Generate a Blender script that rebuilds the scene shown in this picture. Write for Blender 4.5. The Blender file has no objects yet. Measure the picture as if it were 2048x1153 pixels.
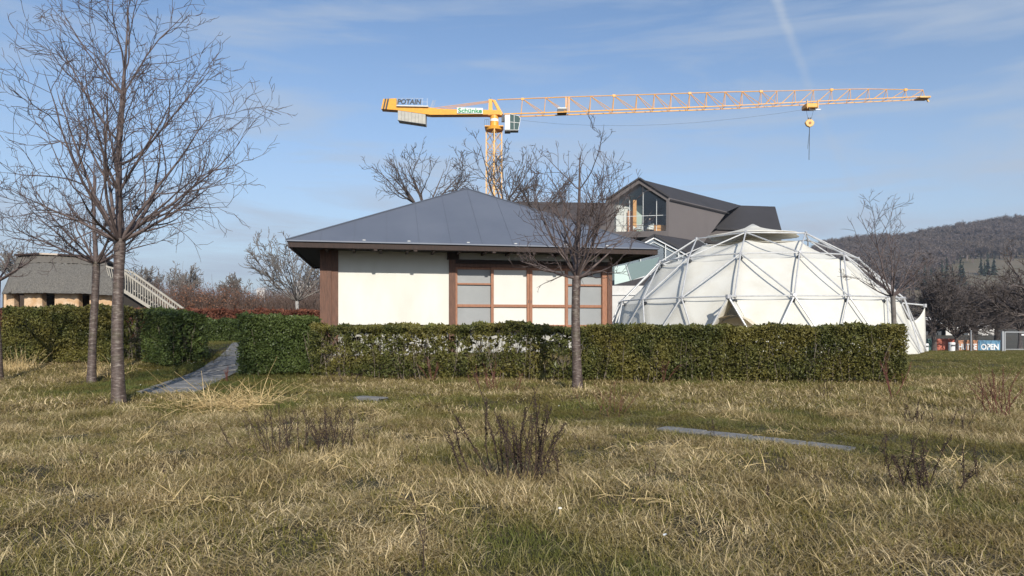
import bpy, bmesh, math, random
import numpy as np
from mathutils import Vector, Matrix
R = math.radians
F, HZ, CZ = 1384.0, 654.0, 1.3          # focal length in photo pixels, horizon row, eye height
sc = bpy.context.scene
col = sc.collection
# ------------------------------------------------------------------ camera, sky, sun, exposure
cam_d = bpy.data.cameras.new('camera'); cam = bpy.data.objects.new('camera', cam_d); col.objects.link(cam)
cam.location = (0, 0, CZ); cam.rotation_euler = (R(90), 0, 0)
cam_d.sensor_width = 36; cam_d.lens = 36 * F / 2048; cam_d.shift_y = (HZ - 576.5) / 2048
cam_d.clip_start = 0.1; cam_d.clip_end = 6000
sc.camera = cam
SUN_EL, SUN_AZ = R(29), R(14)            # sun behind the camera, a little to its right
sun_vec = Vector((math.sin(SUN_AZ) * math.cos(SUN_EL), -math.cos(SUN_AZ) * math.cos(SUN_EL), math.sin(SUN_EL)))
sd = bpy.data.lights.new('sun', 'SUN'); sun = bpy.data.objects.new('sun', sd); col.objects.link(sun)
sd.energy = 4.6; sd.angle = R(0.5); sd.color = (1.0, 0.94, 0.84)
sun.rotation_euler = sun_vec.to_track_quat('Z', 'Y').to_euler()
sc.view_settings.view_transform = 'Standard'; sc.view_settings.look = 'None'
sc.view_settings.exposure = 0.15; sc.view_settings.gamma = 1.0
try: sc.view_settings.use_curve_mapping = False
except Exception: pass
world = bpy.data.worlds.new('World'); sc.world = world; world.use_nodes = True
def N(nt, kind, **kw):
    n = nt.nodes.new(kind)
    for k, v in kw.items():
        if k.startswith('i_'):
            n.inputs[k[2:].replace('_', ' ')].default_value = v
        else: setattr(n, k, v)
    return n
def build_world():
    nt = world.node_tree; nt.nodes.clear(); L = nt.links.new
    sky = N(nt, 'ShaderNodeTexSky', sky_type='NISHITA', sun_disc=False)
    sky.sun_elevation = SUN_EL; sky.sun_rotation = math.pi - SUN_AZ
    sky.altitude = 250; sky.air_density = 1.0; sky.dust_density = 0.8; sky.ozone_density = 3.0
    tc = N(nt, 'ShaderNodeTexCoord')
    def math_(op, a, b=None):
        m = N(nt, 'ShaderNodeMath', operation=op)
        for i, v in enumerate((a, b)):
            if v is None: continue
            if isinstance(v, (int, float)): m.inputs[i].default_value = v
            else: L(v, m.inputs[i])
        return m.outputs[0]
    # thin cirrus: noise stretched along slanting streaks, fading towards the zenith
    mp = N(nt, 'ShaderNodeMapping'); mp.inputs['Rotation'].default_value = (0, R(14), R(8)); mp.inputs['Scale'].default_value = (1.0, 1.4, 8.5)
    L(tc.outputs['Generated'], mp.inputs['Vector'])
    n1 = N(nt, 'ShaderNodeTexNoise', i_Scale=2.2, i_Detail=9.0, i_Roughness=0.58, i_Distortion=0.5); L(mp.outputs[0], n1.inputs['Vector'])
    r1 = N(nt, 'ShaderNodeValToRGB'); r1.color_ramp.elements[0].position = .45; r1.color_ramp.elements[1].position = .68
    L(n1.outputs[0], r1.inputs[0])
    sep = N(nt, 'ShaderNodeSeparateXYZ'); L(tc.outputs['Generated'], sep.inputs[0])
    # whitening close to the horizon, real haze of a winter day
    hz = N(nt, 'ShaderNodeMapRange', i_From_Min=0.0, i_From_Max=0.42, i_To_Min=1.0, i_To_Max=0.0); L(sep.outputs[2], hz.inputs[0])
    hz2 = math_('POWER', hz.outputs[0], 1.6)
    cloud = math_('MULTIPLY', r1.outputs[0], 0.62)
    # contrail: band round a tilted great circle through two directions of the sky
    a = Vector(((1556 - 1024) / F, 1, (HZ - 20) / F)).normalized(); b = Vector(((1690 - 1024) / F, 1, (HZ - 330) / F)).normalized()
    nrm = a.cross(b).normalized()
    n2 = N(nt, 'ShaderNodeTexNoise', i_Scale=9.0, i_Detail=5.0); L(tc.outputs['Generated'], n2.inputs['Vector'])
    dot = N(nt, 'ShaderNodeVectorMath', operation='DOT_PRODUCT'); dot.inputs[1].default_value = nrm; L(tc.outputs['Generated'], dot.inputs[0])
    wob = math_('MULTIPLY', math_('SUBTRACT', n2.outputs[0], 0.5), 0.022)
    dd = math_('ABSOLUTE', math_('ADD', dot.outputs['Value'], wob))
    band = N(nt, 'ShaderNodeMapRange', interpolation_type='SMOOTHSTEP', i_From_Min=0.0, i_From_Max=0.009, i_To_Min=1.0, i_To_Max=0.0); L(dd, band.inputs[0])
    fwd = N(nt, 'ShaderNodeMapRange', i_From_Min=0.2, i_From_Max=0.45, i_To_Min=0.22, i_To_Max=0.80); L(sep.outputs[2], fwd.inputs[0])
    front = math_('GREATER_THAN', sep.outputs[1], 0.0)
    trail = math_('MULTIPLY', math_('MULTIPLY', band.outputs[0], fwd.outputs[0]), math_('MULTIPLY', front, n2.outputs[0]))
    tot = math_('MINIMUM', math_('ADD', math_('ADD', cloud, trail), math_('MULTIPLY', hz2, 0.80)), 1.0)
    mix = N(nt, 'ShaderNodeMix', data_type='RGBA'); L(tot, mix.inputs[0]); L(sky.outputs[0], mix.inputs[6]); mix.inputs[7].default_value = (3.15, 3.7, 4.5, 1)
    bg = N(nt, 'ShaderNodeBackground'); bg.inputs['Strength'].default_value = 0.14
    L(mix.outputs[2], bg.inputs['Color'])
    out = N(nt, 'ShaderNodeOutputWorld'); L(bg.outputs[0], out.inputs['Surface'])
build_world()
rng = np.random.default_rng(7); random.seed(7)
# ------------------------------------------------------------------ helpers
def at(px, py, Y): return Vector(((px - 1024) / F * Y, Y, CZ + (HZ - py) / F * Y))
def sst(a, b, x):
    t = np.clip((np.asarray(x, float) - a) / (b - a), 0, 1); return t * t * (3 - 2 * t)
def gz(x, y):
    x = np.asarray(x, float); y = np.asarray(y, float)
    left = 0.68 * sst(15.5, 24, y)
    right = -0.5 * sst(20, 46, y) - 0.62 * sst(48, 64, y)
    w = sst(5.5, 11, x - 0.12 * (y - 20)) + 0 * y
    far = 1 - sst(70, 160, y)
    z = (left * (1 - w) + right * w) * np.where(y > 70, far, 1) 
    z = z + (.028 * np.sin(x * 3.9 + 1.3 * np.sin(y * 2.3)) * np.sin(y * 3.1 + x) + .02 * np.sin(x * 1.9 - y * 2.6 + 2)) * sst(24, 12, y) * sst(2, 4, y)
    return z + 0.03 * np.sin(x * 1.3 + 1.7 * np.sin(y * .7)) * np.sin(y * 1.1 + x * .35) * sst(60, 20, y)
def hit(px, py):
    ys = np.linspace(2, 120, 12000); xs = (px - 1024) / F * ys
    zr = CZ + (HZ - py) / F * ys
    i = int(np.argmax(zr <= gz(xs, ys))); return Vector((xs[i], ys[i], float(gz(xs[i], ys[i]))))
def G(x, y): return float(gz(x, y))
def GS(x, y): return float(sum(gz(x + a, y + b) for a in (-.8, 0, .8) for b in (-1.0, -.3, .3, 1.0)) / 12)
MATS = {}
def mat(name, c, rough=.7, c2=None, scale=8, metal=0, bump=0, bscale=None, stretch=(1, 1, 1), detail=5, lo=.35, hi=.65, spec=None, coord='Object'):
    if name in MATS: return MATS[name]
    m = bpy.data.materials.new(name); m.use_nodes = True; nt = m.node_tree; L = nt.links.new
    b = nt.nodes['Principled BSDF']; b.inputs['Roughness'].default_value = rough; b.inputs['Metallic'].default_value = metal
    b.inputs['Base Color'].default_value = (*c, 1)
    if spec is not None: b.inputs['Specular IOR Level'].default_value = spec
    if c2 or bump:
        tc = N(nt, 'ShaderNodeTexCoord'); mp = N(nt, 'ShaderNodeMapping'); mp.inputs['Scale'].default_value = stretch
        L(tc.outputs[coord], mp.inputs['Vector'])
    if c2:
        n = N(nt, 'ShaderNodeTexNoise', i_Scale=scale, i_Detail=detail, i_Roughness=.6); L(mp.outputs[0], n.inputs['Vector'])
        r = N(nt, 'ShaderNodeValToRGB'); r.color_ramp.elements[0].position = lo; r.color_ramp.elements[1].position = hi
        r.color_ramp.elements[0].color = (*c, 1); r.color_ramp.elements[1].color = (*c2, 1)
        L(n.outputs[0], r.inputs[0]); L(r.outputs[0], b.inputs['Base Color'])
    if bump:
        n = N(nt, 'ShaderNodeTexNoise', i_Scale=bscale or scale * 3, i_Detail=4.0); L(mp.outputs[0], n.inputs['Vector'])
        bp = N(nt, 'ShaderNodeBump', i_Strength=bump, i_Distance=.02); L(n.outputs[0], bp.inputs['Height']); L(bp.outputs[0], b.inputs['Normal'])
    MATS[name] = m; return m
def leaf_mat(name, ca, cb, inst=None, cc=None, trans=.25, patch=None, rough=.6):
    """foliage: colour runs from ca to cb with the blade's own 'tint'; 'green' (per tuft) shifts it to cc."""
    m = bpy.data.materials.new(name); m.use_nodes = True; nt = m.node_tree; L = nt.links.new; nt.nodes.clear()
    at_ = N(nt, 'ShaderNodeAttribute', attribute_name='tint')
    mx = N(nt, 'ShaderNodeMix', data_type='RGBA'); mx.inputs[6].default_value = (*ca, 1); mx.inputs[7].default_value = (*cb, 1)
    L(at_.outputs['Fac'], mx.inputs[0]); o = mx.outputs[2]
    if inst:
        ai = N(nt, 'ShaderNodeAttribute', attribute_name=inst, attribute_type='INSTANCER')
        m2 = N(nt, 'ShaderNodeMix', data_type='RGBA'); m2.inputs[7].default_value = (*cc, 1); L(o, m2.inputs[6])
        mm = N(nt, 'ShaderNodeMath', operation='MULTIPLY'); mm.inputs[1].default_value = 1.0; L(ai.outputs['Fac'], mm.inputs[0])
        L(mm.outputs[0], m2.inputs[0]); o = m2.outputs[2]
    if patch:
        g = N(nt, 'ShaderNodeNewGeometry'); n = N(nt, 'ShaderNodeTexNoise', i_Scale=patch[0], i_Detail=3.0); L(g.outputs['Position'], n.inputs['Vector'])
        r = N(nt, 'ShaderNodeValToRGB'); r.color_ramp.elements[0].position = .40; r.color_ramp.elements[1].position = .62; L(n.outputs[0], r.inputs[0])
        m3 = N(nt, 'ShaderNodeMix', data_type='RGBA'); m3.inputs[7].default_value = (*patch[1], 1); L(o, m3.inputs[6])
        mm = N(nt, 'ShaderNodeMath', operation='MULTIPLY'); mm.inputs[1].default_value = patch[2]; L(r.outputs[0], mm.inputs[0]); L(mm.outputs[0], m3.inputs[0]); o = m3.outputs[2]
    b = N(nt, 'ShaderNodeBsdfPrincipled', i_Roughness=rough); b.inputs['Specular IOR Level'].default_value = .25; L(o, b.inputs['Base Color'])
    t = N(nt, 'ShaderNodeBsdfTranslucent'); L(o, t.inputs['Color'])
    ms = N(nt, 'ShaderNodeMixShader'); ms.inputs[0].default_value = trans; L(b.outputs[0], ms.inputs[1]); L(t.outputs[0], ms.inputs[2])
    ou = N(nt, 'ShaderNodeOutputMaterial'); L(ms.outputs[0], ou.inputs['Surface'])
    return m
def tag(o, label=None, cat=None, group=None, kind=None):
    if label: o['label'] = label
    if cat: o['category'] = cat
    if group: o['group'] = group
    if kind: o['kind'] = kind
    return o
def thing(name, loc, label, cat, group=None, rz=0):
    o = bpy.data.objects.new(name, None); col.objects.link(o); o.location = loc; o.rotation_euler.z = rz
    o.empty_display_size = .2
    return tag(o, label, cat, group)
def link(name, me, m=None, parent=None, loc=None, smooth=False):
    o = bpy.data.objects.new(name, me); col.objects.link(o)
    if m is not None and not me.materials: me.materials.append(m)
    if parent is not None: o.parent = parent
    if loc is not None: o.location = loc
    if smooth: me.shade_smooth()
    return o
def mesh(name, V, Fc, tint=None):
    me = bpy.data.meshes.new(name); me.from_pydata([tuple(map(float, v)) for v in V] if not isinstance(V, np.ndarray) else V.tolist(), [], Fc if not isinstance(Fc, np.ndarray) else Fc.tolist())
    if tint is not None:
        a = me.attributes.new('tint', 'FLOAT', 'POINT'); a.data.foreach_set('value', np.asarray(tint, dtype=np.float32))
    me.update(); return me
class MB:
    def __init__(s): s.v = []; s.f = []
    def add(s, V, Fc):
        n = len(s.v); s.v += [tuple(v) for v in V]; s.f += [tuple(i + n for i in f) for f in Fc]; return s
    def box(s, a, b):
        x0, y0, z0 = a; x1, y1, z1 = b
        return s.add([(x0,y0,z0),(x1,y0,z0),(x1,y1,z0),(x0,y1,z0),(x0,y0,z1),(x1,y0,z1),(x1,y1,z1),(x0,y1,z1)],
              [(0,3,2,1),(4,5,6,7),(0,1,5,4),(1,2,6,5),(2,3,7,6),(3,0,4,7)])
    def tube(s, a, b, r0, r1=None, n=6):
        a = Vector(a); b = Vector(b); r1 = r0 if r1 is None else r1
        d = (b - a).normalized(); u = d.orthogonal().normalized(); w = d.cross(u)
        V = []
        for p, r in ((a, r0), (b, r1)):
            for i in range(n):
                t = 2 * math.pi * (i + .5) / n; V.append(p + (u * math.cos(t) + w * math.sin(t)) * r)
        Fc = [(i, (i + 1) % n, n + (i + 1) % n, n + i) for i in range(n)] + [tuple(range(n))[::-1], tuple(range(n, 2 * n))]
        return s.add(V, Fc)
    def bar(s, a, b, w, h=None):                      # rectangular bar, h upright
        a = Vector(a); b = Vector(b); h = h or w
        d = (b - a).normalized(); up = Vector((0, 0, 1)) if abs(d.z) < .95 else Vector((0, 1, 0))
        sd_ = d.cross(up).normalized() * w / 2; up = sd_.cross(d).normalized() * h / 2
        V = [p + i * sd_ + j * up for p in (a, b) for i, j in ((-1, -1), (1, -1), (1, 1), (-1, 1))]
        return s.add(V, [(0,3,2,1),(4,5,6,7),(0,1,5,4),(1,2,6,5),(2,3,7,6),(3,0,4,7)])
    def prism(s, P, ext):                             # polygon P extruded by vector ext
        n = len(P); ext = Vector(ext); V = [Vector(p) for p in P] + [Vector(p) + ext for p in P]
        return s.add(V, [tuple(range(n)), tuple(range(2 * n - 1, n - 1, -1))] + [(i, n + i, n + (i + 1) % n, (i + 1) % n) for i in range(n)])
    def build(s, name, m, parent=None, loc=None, bevel=0, smooth=False, fix=True):
        me = mesh(name, s.v, s.f)
        if bevel or fix:
            bm = bmesh.new(); bm.from_mesh(me); bmesh.ops.recalc_face_normals(bm, faces=bm.faces)
            if bevel: bmesh.ops.bevel(bm, geom=list(bm.edges), offset=bevel, segments=1, affect='EDGES')
            bm.to_mesh(me); bm.free()
        return link(name, me, m, parent, loc, smooth)
def ubox(name, a, b, m, parent, bevel=0): return MB().box(a, b).build(name, m, parent, bevel=bevel)
def tubes_np(polys, sides):
    """polys: list of (points Nx3, radii N) -> V, F arrays"""
    V = []; Fc = []; base = 0
    for P, rad in polys:
        P = np.asarray(P, float); n = len(P)
        k = sides(rad[0]) if callable(sides) else sides
        T = np.gradient(P, axis=0); T /= np.linalg.norm(T, axis=1)[:, None] + 1e-9
        ref = np.array([1, 0, 0.]) if abs(T[0][0]) < .8 else np.array([0, 1., 0])
        U = np.cross(T, ref); U /= np.linalg.norm(U, axis=1)[:, None] + 1e-9; W = np.cross(T, U)
        an = np.arange(k) * 2 * np.pi / k
        ring = P[:, None, :] + (U[:, None, :] * np.cos(an)[None, :, None] + W[:, None, :] * np.sin(an)[None, :, None]) * np.asarray(rad)[:, None, None]
        V.append(ring.reshape(-1, 3))
        i = np.arange(n - 1)[:, None] * k; j = np.arange(k)[None, :]; j2 = (j + 1) % k
        q = np.stack([i + j, i + j2, i + k + j2, i + k + j], -1).reshape(-1, 4) + base
        Fc.append(q); base += n * k
    return np.concatenate(V), np.concatenate(Fc)
def poly_obj(name, polys, m, parent, sides=3, smooth=True):
    V, Fc = tubes_np(polys, sides); o = link(name, mesh(name, V, Fc), m, parent)
    if smooth: o.data.shade_smooth()
    return o
# materials -------------------------------------------------------------------
M_white = mat('white_plaster', (.71, .70, .64), .9, (.63, .615, .55), 1.1, stretch=(1, 1, .35), detail=8, bump=.15, bscale=60)
M_paper = mat('shoji_paper', (.67, .66, .61), .85, (.64, .63, .58), 2)
M_grey_glass = mat('frosted_grey_panel', (.30, .31, .31), .35, (.27, .28, .28), 2)
M_wood_d = mat('dark_wood', (.020, .011, .008), .7, (.042, .021, .014), 9, stretch=(5, 5, .6), bump=.3)
M_wood_r = mat('red_brown_wood', (.085, .038, .022), .6, (.16, .072, .042), 6, stretch=(7, 7, .7), bump=.3)
M_wood_o = mat('orange_wood', (.25, .105, .055), .55, (.36, .165, .09), 6, stretch=(7, 7, 1), bump=.2)
M_black = mat('black_wood', (.012, .010, .010), .8)  # even near-black tone for the soffit and a display panel
M_concrete = mat('foundation_concrete', (.50, .49, .44), .9, (.38, .37, .34), 5, bump=.3)
M_stone = mat('grey_slab_stone', (.125, .123, .12), .9, (.215, .21, .205), 7, bump=.35, bscale=45)
M_steel = mat('galvanised_steel', (.60, .60, .59), .5, (.48, .48, .48), 4, metal=.3)
M_yellow = mat('crane_yellow', (.85, .40, .035), .45, (.72, .33, .04), 3)
M_yellow_p = mat('crane_yellow_faded', (.80, .48, .16), .5, (.70, .40, .12), 3)
M_dark = mat('dark_grey_metal', (.05, .055, .06), .5)
M_bark_far = mat('bark_far', (.065, .050, .046), .9, (.12, .098, .088), 4)
M_bark_grey = mat('bark_grey', (.11, .095, .085), .9, (.20, .18, .16), 4)
M_twig = mat('cherry_twig', (.060, .042, .040), .75, (.14, .105, .095), 7)
def bark_cherry():
    m = bpy.data.materials.new('cherry_bark'); m.use_nodes = True; nt = m.node_tree; L = nt.links.new; b = nt.nodes['Principled BSDF']
    tc = N(nt, 'ShaderNodeTexCoord'); mp = N(nt, 'ShaderNodeMapping'); mp.inputs['Scale'].default_value = (9, 9, 38); L(tc.outputs['Object'], mp.inputs['Vector'])
    n = N(nt, 'ShaderNodeTexNoise', i_Scale=1.0, i_Detail=5.0, i_Roughness=.7); L(mp.outputs[0], n.inputs['Vector'])
    r = N(nt, 'ShaderNodeValToRGB'); e = r.color_ramp.elements; e[0].position = .36; e[0].color = (.045, .030, .024, 1); e[1].position = .74; e[1].color = (.34, .30, .26, 1)
    k = r.color_ramp.elements.new(.54); k.color = (.10, .070, .058, 1); L(n.outputs[0], r.inputs[0])
    n2 = N(nt, 'ShaderNodeTexNoise', i_Scale=3.0, i_Detail=3.0); L(tc.outputs['Object'], n2.inputs['Vector'])
    mx = N(nt, 'ShaderNodeMix', data_type='RGBA'); L(r.outputs[0], mx.inputs[6]); mx.inputs[7].default_value = (.10, .095, .05, 1)
    mr = N(nt, 'ShaderNodeMapRange', i_From_Min=.52, i_From_Max=.75, i_To_Min=0, i_To_Max=.7); L(n2.outputs[0], mr.inputs[0]); L(mr.outputs[0], mx.inputs[0])
    L(mx.outputs[2], b.inputs['Base Color']); b.inputs['Roughness'].default_value = .5
    bp = N(nt, 'ShaderNodeBump', i_Strength=.8, i_Distance=.01); L(n.outputs[0], bp.inputs['Height']); L(bp.outputs[0], b.inputs['Normal'])
    return m
M_cherry = bark_cherry()
def glass_mat(name, tint, k=.35):
    m = bpy.data.materials.new(name); m.use_nodes = True; nt = m.node_tree; nt.nodes.clear(); L = nt.links.new
    g = N(nt, 'ShaderNodeBsdfGlossy', i_Roughness=.03); g.inputs['Color'].default_value = (.9, .95, 1, 1)
    t = N(nt, 'ShaderNodeBsdfTransparent'); t.inputs['Color'].default_value = (*tint, 1)
    fr = N(nt, 'ShaderNodeFresnel', i_IOR=1.5); ad = N(nt, 'ShaderNodeMath', operation='ADD'); ad.inputs[1].default_value = k; L(fr.outputs[0], ad.inputs[0])
    mx = N(nt, 'ShaderNodeMixShader'); L(ad.outputs[0], mx.inputs[0]); L(t.outputs[0], mx.inputs[1]); L(g.outputs[0], mx.inputs[2])
    o = N(nt, 'ShaderNodeOutputMaterial'); L(mx.outputs[0], o.inputs['Surface']); return m
M_glass = glass_mat('window_glass', (.88, .92, .92), .02)
M_glass_g = glass_mat('green_glass', (.44, .50, .50), .22)
# ------------------------------------------------------------------ ground and hills
def grid(name, xs, ys, fz, m, kind='structure'):
    X, Y = np.meshgrid(xs, ys); Z = fz(X, Y); V = np.stack([X, Y, Z], -1).reshape(-1, 3)
    nx, ny = len(xs), len(ys); i = np.arange(ny - 1)[:, None] * nx; j = np.arange(nx - 1)[None, :]
    Fc = np.stack([i + j, i + j + 1, i + nx + j + 1, i + nx + j], -1).reshape(-1, 4)
    o = link(name, mesh(name, V, Fc), m, smooth=True); o['kind'] = kind; return o
def ground_mat():
    m = bpy.data.materials.new('ground_turf'); m.use_nodes = True; nt = m.node_tree; L = nt.links.new; b = nt.nodes['Principled BSDF']
    tc = N(nt, 'ShaderNodeNewGeometry')
    n1 = N(nt, 'ShaderNodeTexNoise', i_Scale=.55, i_Detail=6.0); n2 = N(nt, 'ShaderNodeTexNoise', i_Scale=14.0, i_Detail=6.0)
    for n in (n1, n2): L(tc.outputs['Position'], n.inputs['Vector'])
    r = N(nt, 'ShaderNodeValToRGB'); e = r.color_ramp.elements; e[0].position = .35; e[0].color = (.030, .030, .012, 1); e[1].position = .68; e[1].color = (.085, .06, .03, 1); L(n1.outputs[0], r.inputs[0])
    r2 = N(nt, 'ShaderNodeValToRGB'); e = r2.color_ramp.elements; e[0].position = .3; e[0].color = (.35, .35, .3, 1); e[1].position = .75; e[1].color = (1.3, 1.2, 1, 1); L(n2.outputs[0], r2.inputs[0])
    mx = N(nt, 'ShaderNodeMix', data_type='RGBA', blend_type='MULTIPLY'); mx.inputs[0].default_value = 1; L(r.outputs[0], mx.inputs[6]); L(r2.outputs[0], mx.inputs[7])
    L(mx.outputs[2], b.inputs['Base Color']); b.inputs['Roughness'].default_value = .95
    return m
xs = np.unique(np.concatenate([np.arange(-30, 34, .5), np.linspace(-120, 120, 61), np.linspace(-4000, 4000, 21)]))
ys = np.unique(np.concatenate([np.arange(-6, 36, .5), np.linspace(36, 170, 68), np.linspace(-600, -10, 8), np.linspace(170, 4500, 30)]))
grid('ground', xs, ys, lambda X, Y: gz(X, Y), ground_mat())
def hill_h(X, Y):
    t = X / np.maximum(Y, 1)
    ridge = np.interp(t, [.30, .40, .425, .45, .56, .74, 1.2], [25, 45, 74, 88, 97, 108, 130])
    base = sst(.15, .38, t)
    up = np.clip((Y - 350) / 420, 0, 1); up = up ** 1.05
    down = 1 - 0.4 * sst(850, 1500, Y)
    n = 3.5 * np.sin(X * .013 + Y * .009) + 2.5 * np.sin(X * .031 - Y * .02) + 1.3 * np.sin(X * .08 + 1)
    return (ridge + n * 1.0) * up * base * down - 1.2 * (1 - sst(330, 380, Y)) - .3
M_hill = mat('hill_slope', (.135, .105, .065), .95, (.105, .09, .052), .03, detail=8, coord='Object')
grid('hill', np.linspace(20, 2600, 160), np.linspace(320, 1500, 90), hill_h, M_hill)
def far_ridge(X, Y): return (26 + 7 * np.sin(X * .004 + .6) + 4 * np.sin(X * .013) + 18 * sst(-900, 0, X)) * sst(1200, 1600, Y) - 2
grid('distant_ridge', np.linspace(-2600, 700, 120), np.linspace(1150, 2000, 12), far_ridge, mat('far_ridge', (.055, .06, .055), .95, (.10, .09, .08), .03, detail=8))
# ------------------------------------------------------------------ grass (uncountable): geometry-node instances
def blades(nb, lmin, lmax, wid, lean, spread, seg=4, droop=1.0):
    V = []; Fc = []; T = []
    for _ in range(nb):
        p = np.array([random.gauss(0, spread), random.gauss(0, spread), -.01]); az = random.uniform(0, 2 * math.pi)
        L_ = random.uniform(lmin, lmax); ang = random.uniform(*lean); d = random.uniform(.2, 1) * droop; w = wid * random.uniform(.6, 1.3)
        kink = random.random() < .4; tint = random.random() ** 1.4; base = len(V); k = random.randint(1, seg - 1)
        sx = np.array([-math.sin(az), math.cos(az), 0]) if random.random() < .5 else np.array([math.cos(az + 1), math.sin(az + 1), .2])
        for i in range(seg + 1):
            ww = w * (1 - (i / seg) ** 2 * .85) / 2
            V += [p - sx * ww, p + sx * ww]; T += [tint, tint]
            dirv = np.array([math.sin(ang) * math.cos(az), math.sin(ang) * math.sin(az), math.cos(ang)])
            p = p + dirv * L_ / seg; p[2] = max(p[2], .006)
            ang += d * 1.1 / seg * 1.6 + (1.3 if kink and i == k else 0); az += random.gauss(0, .15)
        for i in range(seg): Fc.append((base + 2 * i, base + 2 * i + 1, base + 2 * i + 3, base + 2 * i + 2))
    return V, Fc, T
def proto_coll(name, specs, m):
    c = bpy.data.collections.new(name)
    for i, s in enumerate(specs):
        V, Fc, T = s; me = mesh(name, V, Fc, T); me.materials.append(m); o = bpy.data.objects.new('tuft', me); c.objects.link(o)
    return c
def scatter(name, V, Fc, dens, coll, smin, smax, attrs, seed, label=None, cat=None, tilt=.15, kind='stuff'):
    me = mesh(name, V, Fc)
    for k, a in dict(dens=dens, **attrs).items():
        at_ = me.attributes.new(k, 'FLOAT', 'POINT'); at_.data.foreach_set('value', np.asarray(a, dtype=np.float32))
    o = link(name, me); tag(o, label, cat, kind=kind)
    ng = bpy.data.node_groups.new(name, 'GeometryNodeTree'); L = ng.links.new
    ng.interface.new_socket('Geometry', in_out='INPUT', socket_type='NodeSocketGeometry'); ng.interface.new_socket('Geometry', in_out='OUTPUT', socket_type='NodeSocketGeometry')
    gi = ng.nodes.new('NodeGroupInput'); go = ng.nodes.new('NodeGroupOutput')
    dp = ng.nodes.new('GeometryNodeDistributePointsOnFaces'); dp.distribute_method = 'RANDOM'; dp.inputs['Seed'].default_value = seed
    na = ng.nodes.new('GeometryNodeInputNamedAttribute'); na.data_type = 'FLOAT'; na.inputs['Name'].default_value = 'dens'
    L(gi.outputs[0], dp.inputs['Mesh']); L(na.outputs['Attribute'], dp.inputs['Density'])
    ci = ng.nodes.new('GeometryNodeCollectionInfo'); ci.inputs['Collection'].default_value = coll; ci.inputs['Separate Children'].default_value = True; ci.inputs['Reset Children'].default_value = True
    ip = ng.nodes.new('GeometryNodeInstanceOnPoints'); ip.inputs['Pick Instance'].default_value = True
    L(dp.outputs['Points'], ip.inputs['Points']); L(ci.outputs[0], ip.inputs['Instance'])
    rr = ng.nodes.new('FunctionNodeRandomValue'); rr.data_type = 'FLOAT_VECTOR'; rr.inputs['Min'].default_value = (-tilt, -tilt, 0); rr.inputs['Max'].default_value = (tilt, tilt, 6.283)
    L(rr.outputs['Value'], ip.inputs['Rotation'])
    rs = ng.nodes.new('FunctionNodeRandomValue'); rs.data_type = 'FLOAT'; rs.inputs[2].default_value = smin; rs.inputs[3].default_value = smax
    nh = ng.nodes.new('GeometryNodeInputNamedAttribute'); nh.data_type = 'FLOAT'; nh.inputs['Name'].default_value = 'hgt'
    mu = ng.nodes.new('ShaderNodeMath'); mu.operation = 'MULTIPLY'; L(rs.outputs[1], mu.inputs[0]); L(nh.outputs['Attribute'], mu.inputs[1])
    cx = ng.nodes.new('ShaderNodeCombineXYZ'); L(rs.outputs[1], cx.inputs[0]); L(rs.outputs[1], cx.inputs[1]); L(mu.outputs[0], cx.inputs[2])
    L(cx.outputs[0], ip.inputs['Scale']); L(ip.outputs[0], go.inputs[0])
    md = o.modifiers.new('scatter', 'NODES'); md.node_group = ng
    return o
# mown strips and paths, as world polylines
def pl(pts): return [hit(*p) for p in pts]
PATH_L = pl([(270, 789), (340, 762), (400, 742), (430, 722), (455, 701), (468, 687)])
MOWN = pl([(560, 800), (720, 800), (960, 800), (1180, 812), (1330, 845), (1520, 868), (1750, 890), (2100, 905)])
STRIP = pl([(1322, 861), (1706, 900)])
def pdist(X, Y, P):
    d = np.full(X.shape, 1e9)
    for a, b in zip(P[:-1], P[1:]):
        ax, ay, bx, by = a[0], a[1], b[0], b[1]; L2 = (bx - ax) ** 2 + (by - ay) ** 2
        t = np.clip(((X - ax) * (bx - ax) + (Y - ay) * (by - ay)) / L2, 0, 1)
        d = np.minimum(d, np.hypot(X - ax - t * (bx - ax), Y - ay - t * (by - ay)))
    return d
def vnoise(X, Y, s, seed):
    r = np.random.default_rng(seed); g = r.random((64, 64)); x = X * s + 100; y = Y * s + 100
    xi = np.floor(x).astype(int); yi = np.floor(y).astype(int); fx = x - xi; fy = y - yi; fx = fx * fx * (3 - 2 * fx); fy = fy * fy * (3 - 2 * fy)
    a = g[xi % 64, yi % 64]; b = g[(xi + 1) % 64, yi % 64]; c = g[xi % 64, (yi + 1) % 64]; d = g[(xi + 1) % 64, (yi + 1) % 64]
    return (a * (1 - fx) + b * fx) * (1 - fy) + (c * (1 - fx) + d * fx) * fy
PATH_W = 1.12
pdir = [(PATH_L[i + 1] - PATH_L[max(i - 1, 0)] if i < len(PATH_L) - 1 else PATH_L[i] - PATH_L[i - 1]) for i in range(len(PATH_L))]
PATH_C = []
for p, d in zip(PATH_L, pdir):
    d = Vector((d.x, d.y, 0)).normalized(); n = Vector((d.y, -d.x, 0)); q = p + n * PATH_W / 2; PATH_C.append(Vector((q.x, q.y, G(q.x, q.y))))
H1A, H1B = Vector((-4.85, 17.2, 0)), Vector((8.78, 15.7, 0))      # long hedge, axis ends
HU, HV = Vector((.982, .188, 0)).normalized(), Vector((-.188, .982, 0)).normalized()
HO = Vector((-6.205, 19.0, 0))
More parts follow.
